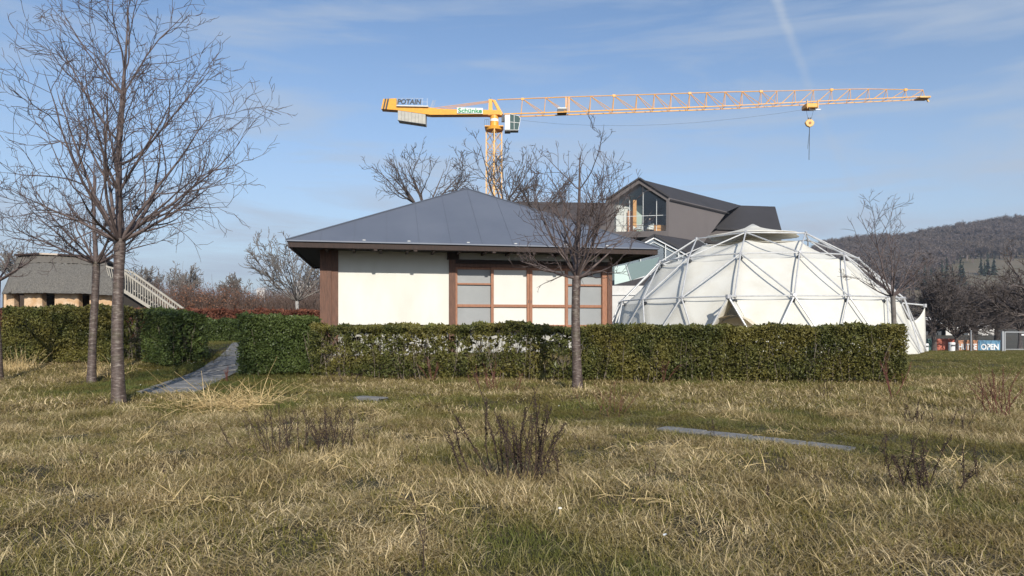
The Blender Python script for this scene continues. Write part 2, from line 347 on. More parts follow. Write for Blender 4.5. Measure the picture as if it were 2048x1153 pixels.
def masks(X, Y):
    dpath = pdist(X, Y, PATH_C); dm = pdist(X, Y, MOWN); dst = pdist(X, Y, STRIP)
    n1 = vnoise(X, Y, .8, 1); n2 = vnoise(X, Y, .3, 2); n3 = vnoise(X, Y, 2.1, 3)
    n4 = vnoise(X, Y, 1.5, 31); green = np.clip(sst(.50, .78, n1 * .35 + n2 * .25 + n4 * .4) * .85 + .3 * (n3 - .5), 0, 1)
    gm = sst(1.1, .45, dm + .5 * (n1 - .5)) * (.35 + .4 * n3); lawn = np.maximum(sst(3.2, 1.6, dpath) * sst(12.3, 13.2, Y), sst(19, 22, Y) * (.85 - .5 * sst(5, 9, X)))
    lawn = np.maximum(lawn, .55 * sst(8.2, 9.5, X) * sst(16.5, 18.5, Y + 2 * (n1 - .5)))
    green = np.clip(np.maximum(green, np.maximum(gm * 1.0, lawn)), 0, 1)
    hgt = (1 - .62 * np.maximum(sst(.9, .45, dm), lawn)) * (.5 + .75 * n1)
    keep = (dpath > PATH_W / 2 - .05 + .08 * (n3 - .5)).astype(float) * (dst > .05 + .12 * n3)
    s = (X - HO.x) * HU.x + (Y - HO.y) * HU.y; t = (X - HO.x) * HV.x + (Y - HO.y) * HV.y
    keep *= ~((s > .6) & (s < 10) & (t > .9) & (t < 6.6))
    return green, hgt, keep
M_straw = leaf_mat('dry_grass', (.22, .16, .06), (.95, .76, .45), 'green', (.14, .155, .026), patch=(1.1, (.24, .175, .065), .6))
M_grn = leaf_mat('green_grass', (.13, .12, .025), (.29, .26, .065), 'green', (.10, .12, .028), patch=(1.3, (.19, .14, .04), .7))
C_straw = proto_coll('straw_tufts', [blades(38, .05, .18, .0050, (.5, 1.65), .075) for _ in range(12)], M_straw)
C_green = proto_coll('green_tufts', [blades(32, .03, .11, .0048, (.2, 1.2), .07) for _ in range(6)], M_grn)
C_strawF = proto_coll('straw_tufts_far', [blades(30, .07, .20, .0095, (.4, 1.5), .12, seg=3) for _ in range(6)], M_straw)
C_greenF = proto_coll('green_tufts_far', [blades(30, .04, .12, .0095, (.1, 1.0), .13, seg=3) for _ in range(5)], M_grn)
def zone(y0, y1, step, xk=.82, pad=1.6):
    ys = np.arange(y0, y1 + step / 2, step); xm = y1 * xk + pad; xs = np.arange(-xm, xm + step, step)
    X, Y = np.meshgrid(xs, ys); nx, ny = X.shape[1], X.shape[0]
    i = np.arange(ny - 1)[:, None] * nx; j = np.arange(nx - 1)[None, :]
    Fc = np.stack([i + j, i + j + 1, i + nx + j + 1, i + nx + j], -1).reshape(-1, 4)
    cx = X.reshape(-1)[Fc].mean(1); cy = Y.reshape(-1)[Fc].mean(1); Fc = Fc[np.abs(cx) < cy * xk + pad]
    return X.reshape(-1), Y.reshape(-1), Fc
for (y0, y1, st, ds, dg, cs, cg, nm) in ((2.6, 10.5, .12, 190, 150, C_straw, C_green, 'near'), (10.5, 21, .2, 85, 75, C_strawF, C_greenF, 'mid'), (21, 74, .5, 12, 22, C_strawF, C_greenF, 'far')):
    X, Y, Fc = zone(y0, y1, st); g, h, k = masks(X, Y); V = np.stack([X, Y, gz(X, Y)], -1)
    n = vnoise(X, Y, 3.3, 9)
    scatter('dry_meadow_grass', V, Fc, ds * k * (1.02 - .9 * g) * (.2 + 2.0 * n ** 2.2), cs, .7, 1.25 if nm == 'near' else 1.35, dict(green=g * .75, hgt=h), 3)
    scatter('green_meadow_grass', V, Fc, dg * k * (.35 + .9 * g), cg, .7, 1.2, dict(green=g, hgt=.7 + .5 * h), 4)
# ------------------------------------------------------------------ stone paths (slabs are pieces)
def slab_path(name, C, width, lens, gap, z_up, label=None):
    root = bpy.data.objects.new(name, None); col.objects.link(root); root.location = C[0]; root['kind'] = 'structure'
    P = [Vector((c.x, c.y, 0)) for c in C]; seg = [(P[i + 1] - P[i]).length for i in range(len(P) - 1)]; tot = sum(seg)
    def pos(s):
        for i, l in enumerate(seg):
            if s <= l or i == len(seg) - 1: return P[i] + (P[i + 1] - P[i]) * (s / l), (P[i + 1] - P[i]).normalized()
            s -= l
    s = 0; bed = MB(); nb = int(tot / .5) + 1; BV = []
    for i in range(nb + 1):
        a, d0 = pos(tot * i / nb); na = Vector((d0.y, -d0.x, 0)) * width * .5
        for q in (a - na, a + na): BV.append(Vector((q.x, q.y, GS(q.x, q.y) + z_up - .02)) - C[0])
    bed.add(BV, [(2 * i, 2 * i + 1, 2 * i + 3, 2 * i + 2) for i in range(nb)]).build('soil_bed', mat('joint_shade_soil', (.022, .020, .014), .95), root, fix=False)  # soil sheet, coloured near black in place of shadow in the joints
    while s < tot - .2:
        l = lens * random.uniform(.92, 1.08); a, d0 = pos(s); b, d1 = pos(min(s + l - gap, tot)); mb = MB()
        na, nb_ = Vector((d0.y, -d0.x, 0)), Vector((d1.y, -d1.x, 0)); w = width / 2; V = []; jit = random.uniform(-.02, .02)
        for top in (-.08, random.uniform(z_up - .006, z_up + .006)):
            for q in (a - na * (w + jit), a + na * (w - jit), b + nb_ * (w - jit), b - nb_ * (w + jit)): V.append(Vector((q.x, q.y, GS(q.x, q.y) + top)) - C[0])
        mb.add(V, [(0,3,2,1),(4,5,6,7),(0,1,5,4),(1,2,6,5),(2,3,7,6),(3,0,4,7)]).build('slab', M_stone, root, bevel=.006)
        s += l
    return root
slab_path('path', PATH_C, PATH_W, .92, .13, .045)
slab_path('stone_strip', STRIP, .25, .62, .03, .025)
q0, q1 = hit(716, 801), hit(770, 803)
o = slab_path('stone_strip', [q0, q1], .28, .6, .01, .06)
# ------------------------------------------------------------------ hedges
M_leaf_h = leaf_mat('hedge_leaf', (.035, .045, .012), (.155, .160, .048), trans=.15, patch=(1.4, (.20, .165, .042), .65), rough=.4)
M_leaf_d = leaf_mat('hedge_leaf_dark', (.024, .042, .012), (.11, .145, .042), trans=.12, patch=(.9, (.10, .13, .035), .5), rough=.4)
M_leaf_r = leaf_mat('beech_leaf_brown', (.10, .035, .022), (.24, .095, .055), trans=.15)
M_leaf_o = leaf_mat('beech_leaf_copper', (.13, .055, .03), (.34, .17, .10), trans=.15)
M_stem = mat('hedge_stem', (.10, .075, .05), .9, (.26, .22, .17), 12)
def leaf_cloud(P, size, rg, flat=0.0):
    n = len(P); a = rg.normal(size=(n, 3)); a[:, 2] += flat; a /= np.linalg.norm(a, axis=1)[:, None]
    b = np.cross(a, rg.normal(size=(n, 3))); b /= np.linalg.norm(b, axis=1)[:, None] + 1e-9; c = np.cross(a, b)
    sz = (size * rg.uniform(.6, 1.4, n))[:, None]
    V = np.stack([P - b * sz, P + c * sz * .45 + a * sz * .12, P + b * sz, P - c * sz * .45 + a * sz * .12], 1).reshape(-1, 3)
    Fc = np.arange(4 * n).reshape(n, 4); T = np.repeat(rg.random(n), 4)
    return V, Fc, T
def hedge(name, A, B, thick, h0, h1, nleaf, size, m, label, cat='hedge', group=None, sparse=None, stems=40, seed=1, ztop=None, round_=.12, inner=True):
    """A,B axis ends on the ground; sparse(u, z01) -> keep probability"""
    A = Vector(A); B = Vector(B); rg = np.random.default_rng(seed); Ln = (B - A).length; d = (B - A) / Ln; n = Vector((d.y, -d.x, 0))
    mid = (A + B) / 2; root = thing(name, (mid.x, mid.y, G(mid.x, mid.y)), label, cat, group); O = np.array(root.location)
    N_ = nleaf; u = rg.random(N_); z = rg.random(N_) ** .9; w = rg.uniform(-1, 1, N_)
    face = rg.random(N_); w = np.where(face < .55, np.sign(w) * (1 - np.abs(rg.normal(0, .10, N_))), w)         # most leaves sit on the clipped faces
    topm = (face > .55) & (face < .85); z = np.where(topm, 1 - np.abs(rg.normal(0, .06, N_)), z)
    endm = face > .93; u = np.where(endm, np.where(rg.random(N_) < .5, np.abs(rg.normal(0, .006, N_)), 1 - np.abs(rg.normal(0, .006, N_))), u)
    if sparse is not None:
        k = rg.random(N_) < sparse(u, z, rg, N_); u, z, w = u[k], z[k], w[k]
    x = A.x + d.x * Ln * u; y = A.y + d.y * Ln * u
    H = h0 + (h1 - h0) * u + .05 * (vnoise(u * Ln, u * 0, 2.2, seed) - .5) * 2 + .03 * (vnoise(u * Ln, u * 0, 7, seed + 1) - .5) * 2
    th = thick / 2 * (1 + .16 * (vnoise(u * Ln, z * 2 + 7, 1.7, seed + 2) - .5) * 2 + .12 * (vnoise(u * Ln, z * 2 + 7, 4.5, seed + 3) - .5) * 2)
    th = th * (1 - round_ * np.clip(z - .8, 0, 1) * 5 * .6) 
    P = np.stack([x + n.x * w * th, y + n.y * w * th, gz(x, y) + z * H + .02], -1) + rg.normal(0, .018, (len(x), 3))
    dz = vnoise(u * Ln, z * 3 + 20, 3.0, seed + 5); szs = np.where((face[k] if sparse is not None else face) % .1 < .022, size * 2.8, size); P = P - (np.array([n.x, n.y, 0])[None] * (w * th)[:, None]) * (szs > size * 2)[:, None] * .45; V, Fc, T = leaf_cloud(P - O, szs, rg, .3)
    T = np.clip(T * .75 + np.repeat((dz - .4) * .6, 4), 0, 1)
    link('foliage', mesh('foliage', V, Fc, T), m, root)
    if stems:
        polys = []
        for i in range(stems):
            uu = rg.random(); p = np.array([A.x + d.x * Ln * uu, A.y + d.y * Ln * uu, 0]) + np.array([n.x, n.y, 0]) * rg.uniform(-.35, .42) * thick; p[2] = G(p[0], p[1]) - .05
            hh = (h0 + (h1 - h0) * uu) * rg.uniform(.7, .95); pts = [p - O]; q = p.copy(); dr = np.array([rg.normal(0, .12), rg.normal(0, .12), 1])
            for s in range(6): q = q + dr * hh / 6 + rg.normal(0, .012, 3); pts.append(q - O)
            polys.append((np.array(pts), np.linspace(rg.uniform(.008, .016), .004, 7)))
            for b_ in range(3):
                st = pts[2 + b_]; dd_ = np.array([rg.normal(0, .5), rg.normal(0, .5), 1]) * hh * .2
                polys.append((np.array([st, st + dd_ * .5, st + dd_ + rg.normal(0, .03, 3)]), np.array([.006, .005, .003])))
        poly_obj('stems', polys, M_stem, root, 4)
    return root
def sp_long(u, z, rg, n):
    # left half is thin above mid height (the white plinth shows through); right of it dense
    left = 1 - sst(.44, .50, u); thin = sst(.42, .58, z); top = sst(.90, .95, z)
    keep = 1 - left * thin * (.62 - .30 * top) * (.70 + .45 * vnoise(u * 13.4, z * 2, 2.0, 77))
    keep2 = 1 - .30 * left * (1 - thin)
    gap = 1 - .75 * sst(.12, .0, z) * (vnoise(u * 13.4, z * 0, 3.0, 78) > .45)
    cl = vnoise(u * 13.4, z * 1.3 + 3, 6.5, 79) * .6 + vnoise(u * 13.4, z * 1.3 + 9, 14, 80) * .4
    hole = 1 - left * sst(.30, .45, z) * (1 - .5 * top) * sst(.50, .60, cl) * .96 - left * (1 - thin) * .55 * sst(.55, .68, cl)
    return np.clip((keep * .35 + .65 * (1 - .25 * left * thin)) * keep2 * gap * np.clip(hole, 0, 1), .02, 1)
hedge('hedge', H1A, H1B, .95, 1.26, 1.285, 135000, .027, M_leaf_h, 'long clipped hedge before pavilion and dome tent, see-through in its left half', sparse=sp_long, stems=280, seed=11)
hedge('hedge', (-6.78, 17.5, 0), (-5.0, 17.75, 0), 1.3, 1.44, 1.38, 34000, .030, M_leaf_d, 'dense dark green hedge block right of the stone path, beside the pavilion corner', stems=14, seed=12)
hedge('hedge', (-13.9, 19.2, 0), (-11.1, 19.6, 0), 1.0, 1.50, 1.46, 46000, .034, M_leaf_h, 'green clipped hedge at the far left behind the two cherry trunks', stems=40, seed=13)
hedge('hedge', (-10.0, 19.7, 0), (-8.95, 19.2, 0), 1.2, 1.46, 1.42, 26000, .030, M_leaf_d, 'dark rounded hedge block just left of the stone path', stems=20, seed=14)
hedge('hedge', (-11.1, 19.8, 0), (-10.0, 19.9, 0), .7, 1.44, 1.40, 3200, .030, M_leaf_h, 'gappy thin hedge piece showing pale bare stems, between the two left hedges', stems=36, seed=15)
hedge('hedge', (-14.8, 29.5, 0), (-9.0, 29.0, 0), .9, .86, .84, 30000, .040, M_leaf_d, 'low dark hedge closing the far end of the stone path', stems=0, seed=16)
hedge('beech_hedge', (-27.0, 33.5, 0), (-9.0, 33.0, 0), 1.0, 1.45, 1.38, 46000, .040, M_leaf_r, 'long red-brown beech hedge in front of the thatched hut and stairs', stems=260, seed=17)
# ------------------------------------------------------------------ pavilion with pyramid roof
hc = HO + HU * 5.45 + HV * 3.69
house = thing('pavilion', (hc.x, hc.y, .45), 'white Japanese style pavilion with blue-grey pyramid roof and brown timber sliding windows behind the hedge', 'house', rz=math.atan2(HU.y, HU.x))
def hp(s, t, z): return (s - 5.45, t - 3.69, z - .45)
def s_of(px, t):
    k = (px - 1024) / F; bx = HO.x + HV.x * t; by = HO.y + HV.y * t
    return (k * by - bx) / (HU.x - k * HU.y)
def z_of(py, s, t): return CZ + (HZ - py) / F * (HO.y + HU.y * s + HV.y * t)
def hbox(name, a, b, m, parent=house, bevel=.004): return ubox(name, hp(*a), hp(*b), m, parent, bevel)
WT = 1.1; SL, SR = s_of(640, WT), s_of(1216, WT); ZE = 3.69; ZS = 3.50; AZ = 6.02
def roof():
    W, D = 10.9, 7.38; ap = Vector(hp(W / 2, D / 2, AZ)); c = [Vector(hp(*p, ZE)) for p in ((0, 0), (W, 0), (W, D), (0, D))]
    M = mat('roof_metal', (.135, .152, .190), .45, (.155, .172, .210), .7, metal=.25, detail=3, bump=.04, bscale=2.0)
    th = Vector((0, 0, -.035))
    r = MB().add([ap] + c + [ap + Vector((0, 0, -.06))] + [p + th for p in c], [(0, 1, 2), (0, 2, 3), (0, 3, 4), (0, 4, 1), (1, 6, 7, 2), (2, 7, 8, 3), (3, 8, 9, 4), (4, 9, 6, 1), (5, 7, 6), (5, 8, 7), (5, 9, 8), (5, 6, 9)])
    ro = r.build('roof', M, house)
    Ms = mat('roof_seam', (.13, .146, .182), .45, metal=.3)
    # standing seams of each slope, hip caps, snow lumps
    for i in range(4):
        a, b = c[i], c[(i + 1) % 4]; n = 12 if i % 2 == 0 else 8
        nrm = (b - a).cross(ap - a).normalized()
        if nrm.z < 0: nrm = -nrm
        for k in range(1, n):
            f = k / n; p = a + (b - a) * f; h = 1 - abs(2 * f - 1)
            q = p + (((a + b) / 2 + (ap - (a + b) / 2)) - (a + b) / 2) * h * .985
            MB().bar(p + nrm * .003, q + nrm * .003, .012, .012).build('seam', Ms, ro, fix=False)
        MB().bar(a + Vector((0, 0, .012)), ap + Vector((0, 0, .012)), .07, .03).build('hip_cap', Ms, ro)
    return ro
rf = roof()
M_lump = mat('pale_clip', (.55, .55, .52), .8)
for k, s in enumerate((2.05, 3.3, 5.0, 6.4, 7.9, 9.2)):
    ubox('roof_clip', hp(s, .06, ZE + .025), hp(s + .09, .14, ZE + .06), M_lump, rf, .008)
# fascia boards and soffit
hbox('fascia', (.05, .05, ZS - .005), (10.85, .12, ZE - .045), M_wood_d); hbox('fascia', (.05, .12, ZS - .005), (.12, 7.3, ZE - .045), M_wood_d)
hbox('fascia', (10.78, .12, ZS - .005), (10.85, 7.3, ZE - .045), M_wood_d); hbox('fascia', (.12, 7.26, ZS - .005), (10.78, 7.33, ZE - .045), M_wood_d)
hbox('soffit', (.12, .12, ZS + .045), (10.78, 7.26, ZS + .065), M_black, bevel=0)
for k in range(13):
    s = 1.0 + k * .76; hbox('rafter', (s, .13, ZS - .03), (s + .07, WT + .02, ZS + .045), M_wood_d)
for s in (s_of(751, .1), s_of(831, .1), s_of(988, .1), s_of(1068, .1), s_of(1130, .1)): hbox('rafter_end', (s - .05, .06, ZS - .055), (s + .05, .16, ZS - .005), M_wood_d)
# corner pillar
sA, sB, sC, sD = s_of(663.5, WT), s_of(676.5, WT), s_of(898, WT), s_of(911, WT)
ZB = 1.36; ZF = .5
hbox('corner_board', (SL, WT - .04, ZF + .35), (sA, WT + .12, ZS + .045), M_wood_r); hbox('corner_post', (sA, WT - .01, ZF + .1), (sB, WT + .14, ZS + .045), M_wood_r)
hbox('wall', (sB, WT + .03, ZB), (sC, WT + .16, ZS + .045), M_white, bevel=0)
hbox('post', (sC, WT - .03, ZF), (sD, WT + .14, 3.33), M_wood_r); hbox('post_cap', (sC - .06, WT - .06, 3.33), (sD + .10, WT + .15, ZS + .045), M_wood_d)
sJ, sK = s_of(1204, WT), s_of(1216, WT)
hbox('wall', (sD + .1, WT + .05, 3.345), (sK + .05, WT + .16, ZS + .045), M_white, bevel=0)
hbox('post', (sK - .03, WT - .04, ZF), (sK + .13, WT + .14, 3.345), M_wood_r)
hbox('sill_beam', (sA, WT - .05, 1.20), (sC, WT + .16, 1.335), M_wood_d); hbox('sill_beam', (sD, WT - .05, 1.16), (sK, WT + .16, 1.285), M_wood_d)
hbox('header', (sD, WT - .05, 3.22), (sK - .03, WT + .12, 3.34), M_wood_d); hbox('header', (sD, WT - .02, 3.12), (sK - .03, WT + .12, 3.217), M_wood_r)
# plinth and other walls
hbox('plinth', (SL + .1, WT + .2, -.1), (SR - .1, 6.1, 1.19), M_concrete, bevel=.01)
hbox('plinth_ledge', (SL - .05, WT + .05, .28), (SR + .05, WT + .2, .52), M_concrete, bevel=.01)
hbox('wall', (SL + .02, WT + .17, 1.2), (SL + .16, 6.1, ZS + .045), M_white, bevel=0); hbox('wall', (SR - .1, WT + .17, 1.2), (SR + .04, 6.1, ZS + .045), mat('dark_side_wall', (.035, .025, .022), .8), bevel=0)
hbox('wall', (SL + .16, 5.97, 1.2), (SR - .1, 6.1, ZS + .045), M_white, bevel=0)
# sliding windows
px_b = [(915, 982), (987.5, 1053.5), (1065, 1130), (1136, 1203)]
wins = []
for i, (a, b) in enumerate(px_b):
    grey = i in (0, 3); t = WT + (.05 if grey else .0); sa, sb = s_of(a, t), s_of(b, t); z0, z1 = 1.30, 3.118; fw = .075
    wn = hbox('window', (sa, t + .045, z0 + .05), (sb, t + .06, z1 - .02), M_grey_glass if grey else M_paper, bevel=0)
    tag(wn, 'grey window panel with an extra rail' if grey else 'white paper window panel')
    if not grey: pass
    for nm, aa, bb in (('stile', (sa - fw * .5, t, z0), (sa, t + .07, z1)), ('stile', (sb, t, z0), (sb + fw * .5, t + .07, z1)),
                   ('rail', (sa, t + .005, z0), (sb, t + .065, z0 + .06)), ('rail', (sa, t + .005, z1 - .07), (sb, t + .065, z1)), ('rail', (sa, t - .005, 1.90), (sb, t + .065, 1.985))):
        hbox(nm, aa, bb, M_wood_o, wn); 
    if grey: hbox('rail', (sa, t - .012, 2.58), (sb, t + .065, 2.635), M_wood_o, wn)
    wins.append(wn)
for w in wins:
    for ch in w.children: ch.location = (0, 0, 0)
for a, b in ((982, 987.5), (1130.5, 1136)):
    hbox('mullion', (s_of(a, WT), WT - .015, 1.30), (s_of(b, WT), WT + .1, 3.118), M_wood_o)
sm = s_of(1059.3, WT)
hbox('mullion', (sm - .085, WT - .02, 1.30), (sm - .004, WT + .09, 3.118), M_wood_o); hbox('mullion', (sm + .004, WT - .02, 1.30), (sm + .085, WT + .09, 3.118), M_wood_o)
hbox('handle', (sm - .05, WT - .028, 2.03), (sm - .03, WT - .018, 2.12), M_dark, bevel=0); hbox('handle', (sm + .03, WT - .028, 2.03), (sm + .05, WT - .018, 2.12), M_dark, bevel=0)
hbox('jamb', (sD + .0, WT - .01, 1.29), (s_of(913.5, WT) , WT + .1, 3.118), M_wood_o); hbox('jamb', (s_of(1204.5, WT), WT - .01, 1.29), (sK - .03, WT + .1, 3.118), M_wood_o)
hbox('window_sill', (sD, WT - .06, 1.287), (sK - .032, WT + .1, 1.298), M_wood_o, bevel=0)
# ------------------------------------------------------------------ dome tent
DX, DY, T0 = 18.267, 52.516, -.441
RR = {1: (4.366, 7.93), 2: (7.165, 6.18), 3: (10.05, 3.22), 4: (11.4, -.45)}
dome = thing('dome_tent', (DX, DY, -.5), 'large white geodesic dome tent hung inside a grey tube frame behind the hedge', 'tent')
def dn(ring, deg, f=1.0, dz=0.0):
    r, z = RR[ring]; th = T0 + R(deg); return Vector((r * f * math.sin(th), -r * f * math.cos(th), z + dz + .5))
M_mem = mat('tent_membrane', (.73, .715, .65), .75, (.65, .62, .535), .7, detail=9, bump=.35, bscale=1.6, lo=.42, hi=.74)
def add_trans(m, c, k):
    nt = m.node_tree; out = nt.nodes['Material Output']; b = nt.nodes['Principled BSDF']; t = N(nt, 'ShaderNodeBsdfTranslucent'); t.inputs['Color'].default_value = (*c, 1)
    ms = N(nt, 'ShaderNodeMixShader'); ms.inputs[0].default_value = k; nt.links.new(b.outputs[0], ms.inputs[1]); nt.links.new(t.outputs[0], ms.inputs[2]); nt.links.new(ms.outputs[0], out.inputs['Surface'])
add_trans(M_mem, (.85, .74, .52), .16)
def strut(a, b, r=.050): 
    d = (b - a).normalized() * .10
    o = MB().tube(a + d, b - d, r, n=8).build('strut', M_steel, dome, smooth=False); return o
for k in range(6):
    a = 60 * k
    strut(dn(1, a), dn(1, a + 60)); strut(dn(1, a), dn(2, a)); strut(dn(1, a), dn(2, a + 30)); strut(dn(1, a), dn(2, a - 30))
    strut(dn(2, a), dn(2, a + 30)); strut(dn(2, a + 30), dn(2, a + 60))
    for j in (-20, 0, 20): strut(dn(2, a), dn(3, a + j))
    for j in (20, 40): strut(dn(2, a + 30), dn(3, a + j))
for k in range(18):
    a = 20 * k; strut(dn(3, a), dn(3, a + 20)); 
    for j in (-10, 10):
        if not (k == 0): strut(dn(3, a), dn(4, a + j))
M_hub = mat('hub_metal', (.42, .42, .43), .5, metal=.3)
for ring, st in ((1, 60), (2, 30), (3, 20)):
    for k in range(360 // st):
        p = dn(ring, k * st); rad = Vector((p.x, p.y, 3)).normalized()
        MB().tube(p - rad * .10, p + rad * .10, .12, .10, 8).build('hub', M_hub, dome)
        if ring > 1:
            q = dn(ring, k * st, .975, -.25); MB().tube(p - rad * .1, q + rad * .05, .02, n=5).build('hanger', M_steel, dome)
            MB().tube(q - Vector((0, 0, .05)), q + rad * .12, .14, .09, 8).build('clamp', M_dark, dome)
def membrane():
    nodes = {}
    def I(ring, deg): return dn(ring, deg, {1: .90, 2: .970, 3: .976, 4: .988}[ring], {1: -.50, 2: -.30, 3: -.24, 4: 0}[ring])
    tris = []; top = Vector((0, 0, 8.3 + .5))
    for k in range(6):
        a = 60 * k
        tris += [(top, I(1, a), I(1, a + 60)), (I(1, a), I(2, a), I(2, a + 30)), (I(1, a), I(2, a + 30), I(1, a + 60)), (I(1, a + 60), I(2, a + 30), I(2, a + 60)),
                 (I(2, a), I(3, a), I(3, a + 20)), (I(2, a), I(3, a + 20), I(2, a + 30)), (I(2, a + 30), I(3, a + 20), I(3, a + 40)), (I(2, a + 30), I(3, a + 40), I(2, a + 60)), (I(2, a + 60), I(3, a + 40), I(3, a + 60))]
    for k in range(18):
        a = 20 * k
        if k != 0: tris.append((I(3, a), I(4, a - 10), I(4, a + 10)))
        tris.append((I(3, a), I(4, a + 10), I(3, a + 20)))
    n = 9; V = []; Fc = []
    for (A, B, C) in tris:
        nr = (B - A).cross(C - A).normalized(); cc = (A + B + C) / 3
        if nr.dot(cc) < 0: nr = -nr
        low = min(A.z, B.z, C.z) < .3; sag = (.10 if low else (.42 if max(A.z, B.z, C.z) > 7.5 else .20)) * (1.0 if A is not top else .7); ix = {}
        for i in range(n + 1):
            for j in range(n + 1 - i):
                a, b = i / n, j / n; c = 1 - a - b; p = A * a + B * b + C * c; d = 3 * (a * b + b * c + c * a)
                rad = Vector((p.x, p.y, 2.2 if not low else .1)).normalized()
                # keep the disp. direction shared between neighbours: towards the dome axis
                ix[i, j] = len(V); V.append(p - rad * (sag if not low else sag) * d * (p.z > .05))
        for i in range(n):
            for j in range(n - i):
                Fc.append((ix[i, j], ix[i + 1, j], ix[i, j + 1]))
                if i + j < n - 1: Fc.append((ix[i + 1, j], ix[i + 1, j + 1], ix[i, j + 1]))
    bm = bmesh.new(); me = mesh('membrane', V, Fc); bm.from_mesh(me); bmesh.ops.remove_doubles(bm, verts=bm.verts, dist=.12 / 9); bmesh.ops.recalc_face_normals(bm, faces=bm.faces); bm.to_mesh(me); bm.free()
    return link('membrane', me, M_mem, dome, smooth=True)
membrane()
# top cap: shallow concave cone
V = []; Fc = []; nr_, na_ = 6, 48
for i in range(nr_ + 1):
    f = i / nr_; r_ = .05 + 3.25 * f
    for j in range(na_):
        th = 2 * math.pi * j / na_; rr_ = r_ * (1 + .07 * f * math.cos(6 * (th - T0))); V.append((rr_ * math.sin(th), -rr_ * math.cos(th), 9.05 + .5 - .95 * f ** .62))
for i in range(nr_):
    for j in range(na_): Fc.append((i * na_ + j, i * na_ + (j + 1) % na_, (i + 1) * na_ + (j + 1) % na_, (i + 1) * na_ + j))
cp = link('roof_cap', mesh('roof_cap', V, Fc), M_mem, dome, smooth=True)
md = cp.modifiers.new('s', 'SOLIDIFY'); md.thickness = .05
# porch at the front node
Pn = dn(3, 0); out = Vector((math.sin(T0 + R(-7)), -math.cos(T0 + R(-7)), 0)); PA = Pn + out * 1.5 + Vector((0, 0, -.08))
MB().tube(Pn, PA, .07, n=8).build('porch_pole', M_steel, dome); MB().tube(PA - Vector((0, 0, .12)), PA + Vector((0, 0, .12)), .16, n=10).build('hub', M_hub, dome)
gl, gr = dn(4, -10, .985), dn(4, 10, .985); ol, orr = gl + out * .9, gr + out * .7; side_ = (gr - gl).normalized(); ol = PA + (gl - PA) * 1.0 + out * .9; orr = PA + (gr - PA) + out * .6
MB().tube(PA, ol, .06, n=8).build('strut', M_steel, dome); MB().tube(PA, orr, .06, n=8).build('strut', M_steel, dome)
Ni = dn(3, 0, .972, -.30)
def sheet(name, A, B, C, D, nu, nv, sag, m, parent):
    V = []; Fc = []
    for i in range(nu + 1):
        for j in range(nv + 1):
            u, v = i / nu, j / nv; p = (A * (1 - u) + B * u) * (1 - v) + (D * (1 - u) + C * u) * v
            V.append(p - Vector((0, 0, 1)) * sag * 4 * u * (1 - u) * (1 - v))
    for i in range(nu):
        for j in range(nv): a = i * (nv + 1) + j; Fc.append((a, a + nv + 1, a + nv + 2, a + 1))
    o = link(name, mesh(name, V, Fc), m, parent, smooth=True); md = o.modifiers.new('s', 'SOLIDIFY'); md.thickness = .02; return o
sheet('porch_side', PA + Vector((0, 0, -.1)), Ni, gr * .99, orr, 8, 8, .12, M_mem, dome)
sheet('porch_side', PA + Vector((0, 0, -.1)), Ni, gl * .99, ol, 8, 8, .12, M_mem, dome)
# inner vestibule seen through the opening
M_in = mat('beige_lining', (.78, .70, .55), .8, (.72, .64, .50), 2); add_trans(M_in, (.85, .75, .55), .2)
vc = (gl + gr) / 2 + out * .45; V = []; Fc = []
for i in range(13):
    t = math.pi * i / 12
    for dd in (0, 1.6): V.append(vc + side_ * 1.75 * math.cos(t) - out * dd + Vector((0, 0, (2.45 + .0) * math.sin(t) ** .75)))
for i in range(12): Fc.append((2 * i, 2 * i + 1, 2 * i + 3, 2 * i + 2))
link('vestibule', mesh('vestibule', V, Fc), M_in, dome)
V = [vc - out * .15 + side_ * 1.7 * math.cos(math.pi * i / 12) + Vector((0, 0, 1.75 * math.sin(math.pi * i / 12) ** .75)) for i in range(13)]
link('inner_door', mesh('inner_door', V, [tuple(range(13))]), M_in, dome)
MB().tube(vc - out * .12 + Vector((0, 0, 0)), vc - out * .12 + Vector((0, 0, 1.72)), .02, n=5).build('door_seam', mat('brown_seam', (.25, .18, .12), .8), dome)
V = [vc - out * 1.6 + side_ * 1.8 * math.cos(math.pi * i / 12) + Vector((0, 0, 2.35 * math.sin(math.pi * i / 12) ** .75)) for i in range(13)]
link('vestibule_back', mesh('vestibule_back', V, [tuple(range(13))]), M_in, dome)
# side entrance sail on the right
L0 = Vector((DX, DY, -.5)); E1 = at(1849.5, 611, 50.5) - L0; E0 = at(1797, 606, 50.5) - L0; Eb = at(1852, 707, 50.5) - L0; Eb.z = .02; Em = at(1806, 628, 49.8) - L0; Emb = at(1800, 707, 49.4) - L0; Emb.z = .02
MB().tube(E0, E1, .06, n=8).build('porch_pole', M_steel, dome); MB().tube(E1 - Vector((0, 0, .15)), E1 + Vector((0, 0, .1)), .14, n=8).build('hub', M_hub, dome)
sheet('entrance_sail', Em, E1 - Vector((0, 0, .15)), Eb, Emb, 12, 8, .75, M_mem, dome)
MB().tube(E1, Eb + Vector((-.35, .3, 0)), .03, n=6).build('guy_post', M_steel, dome)
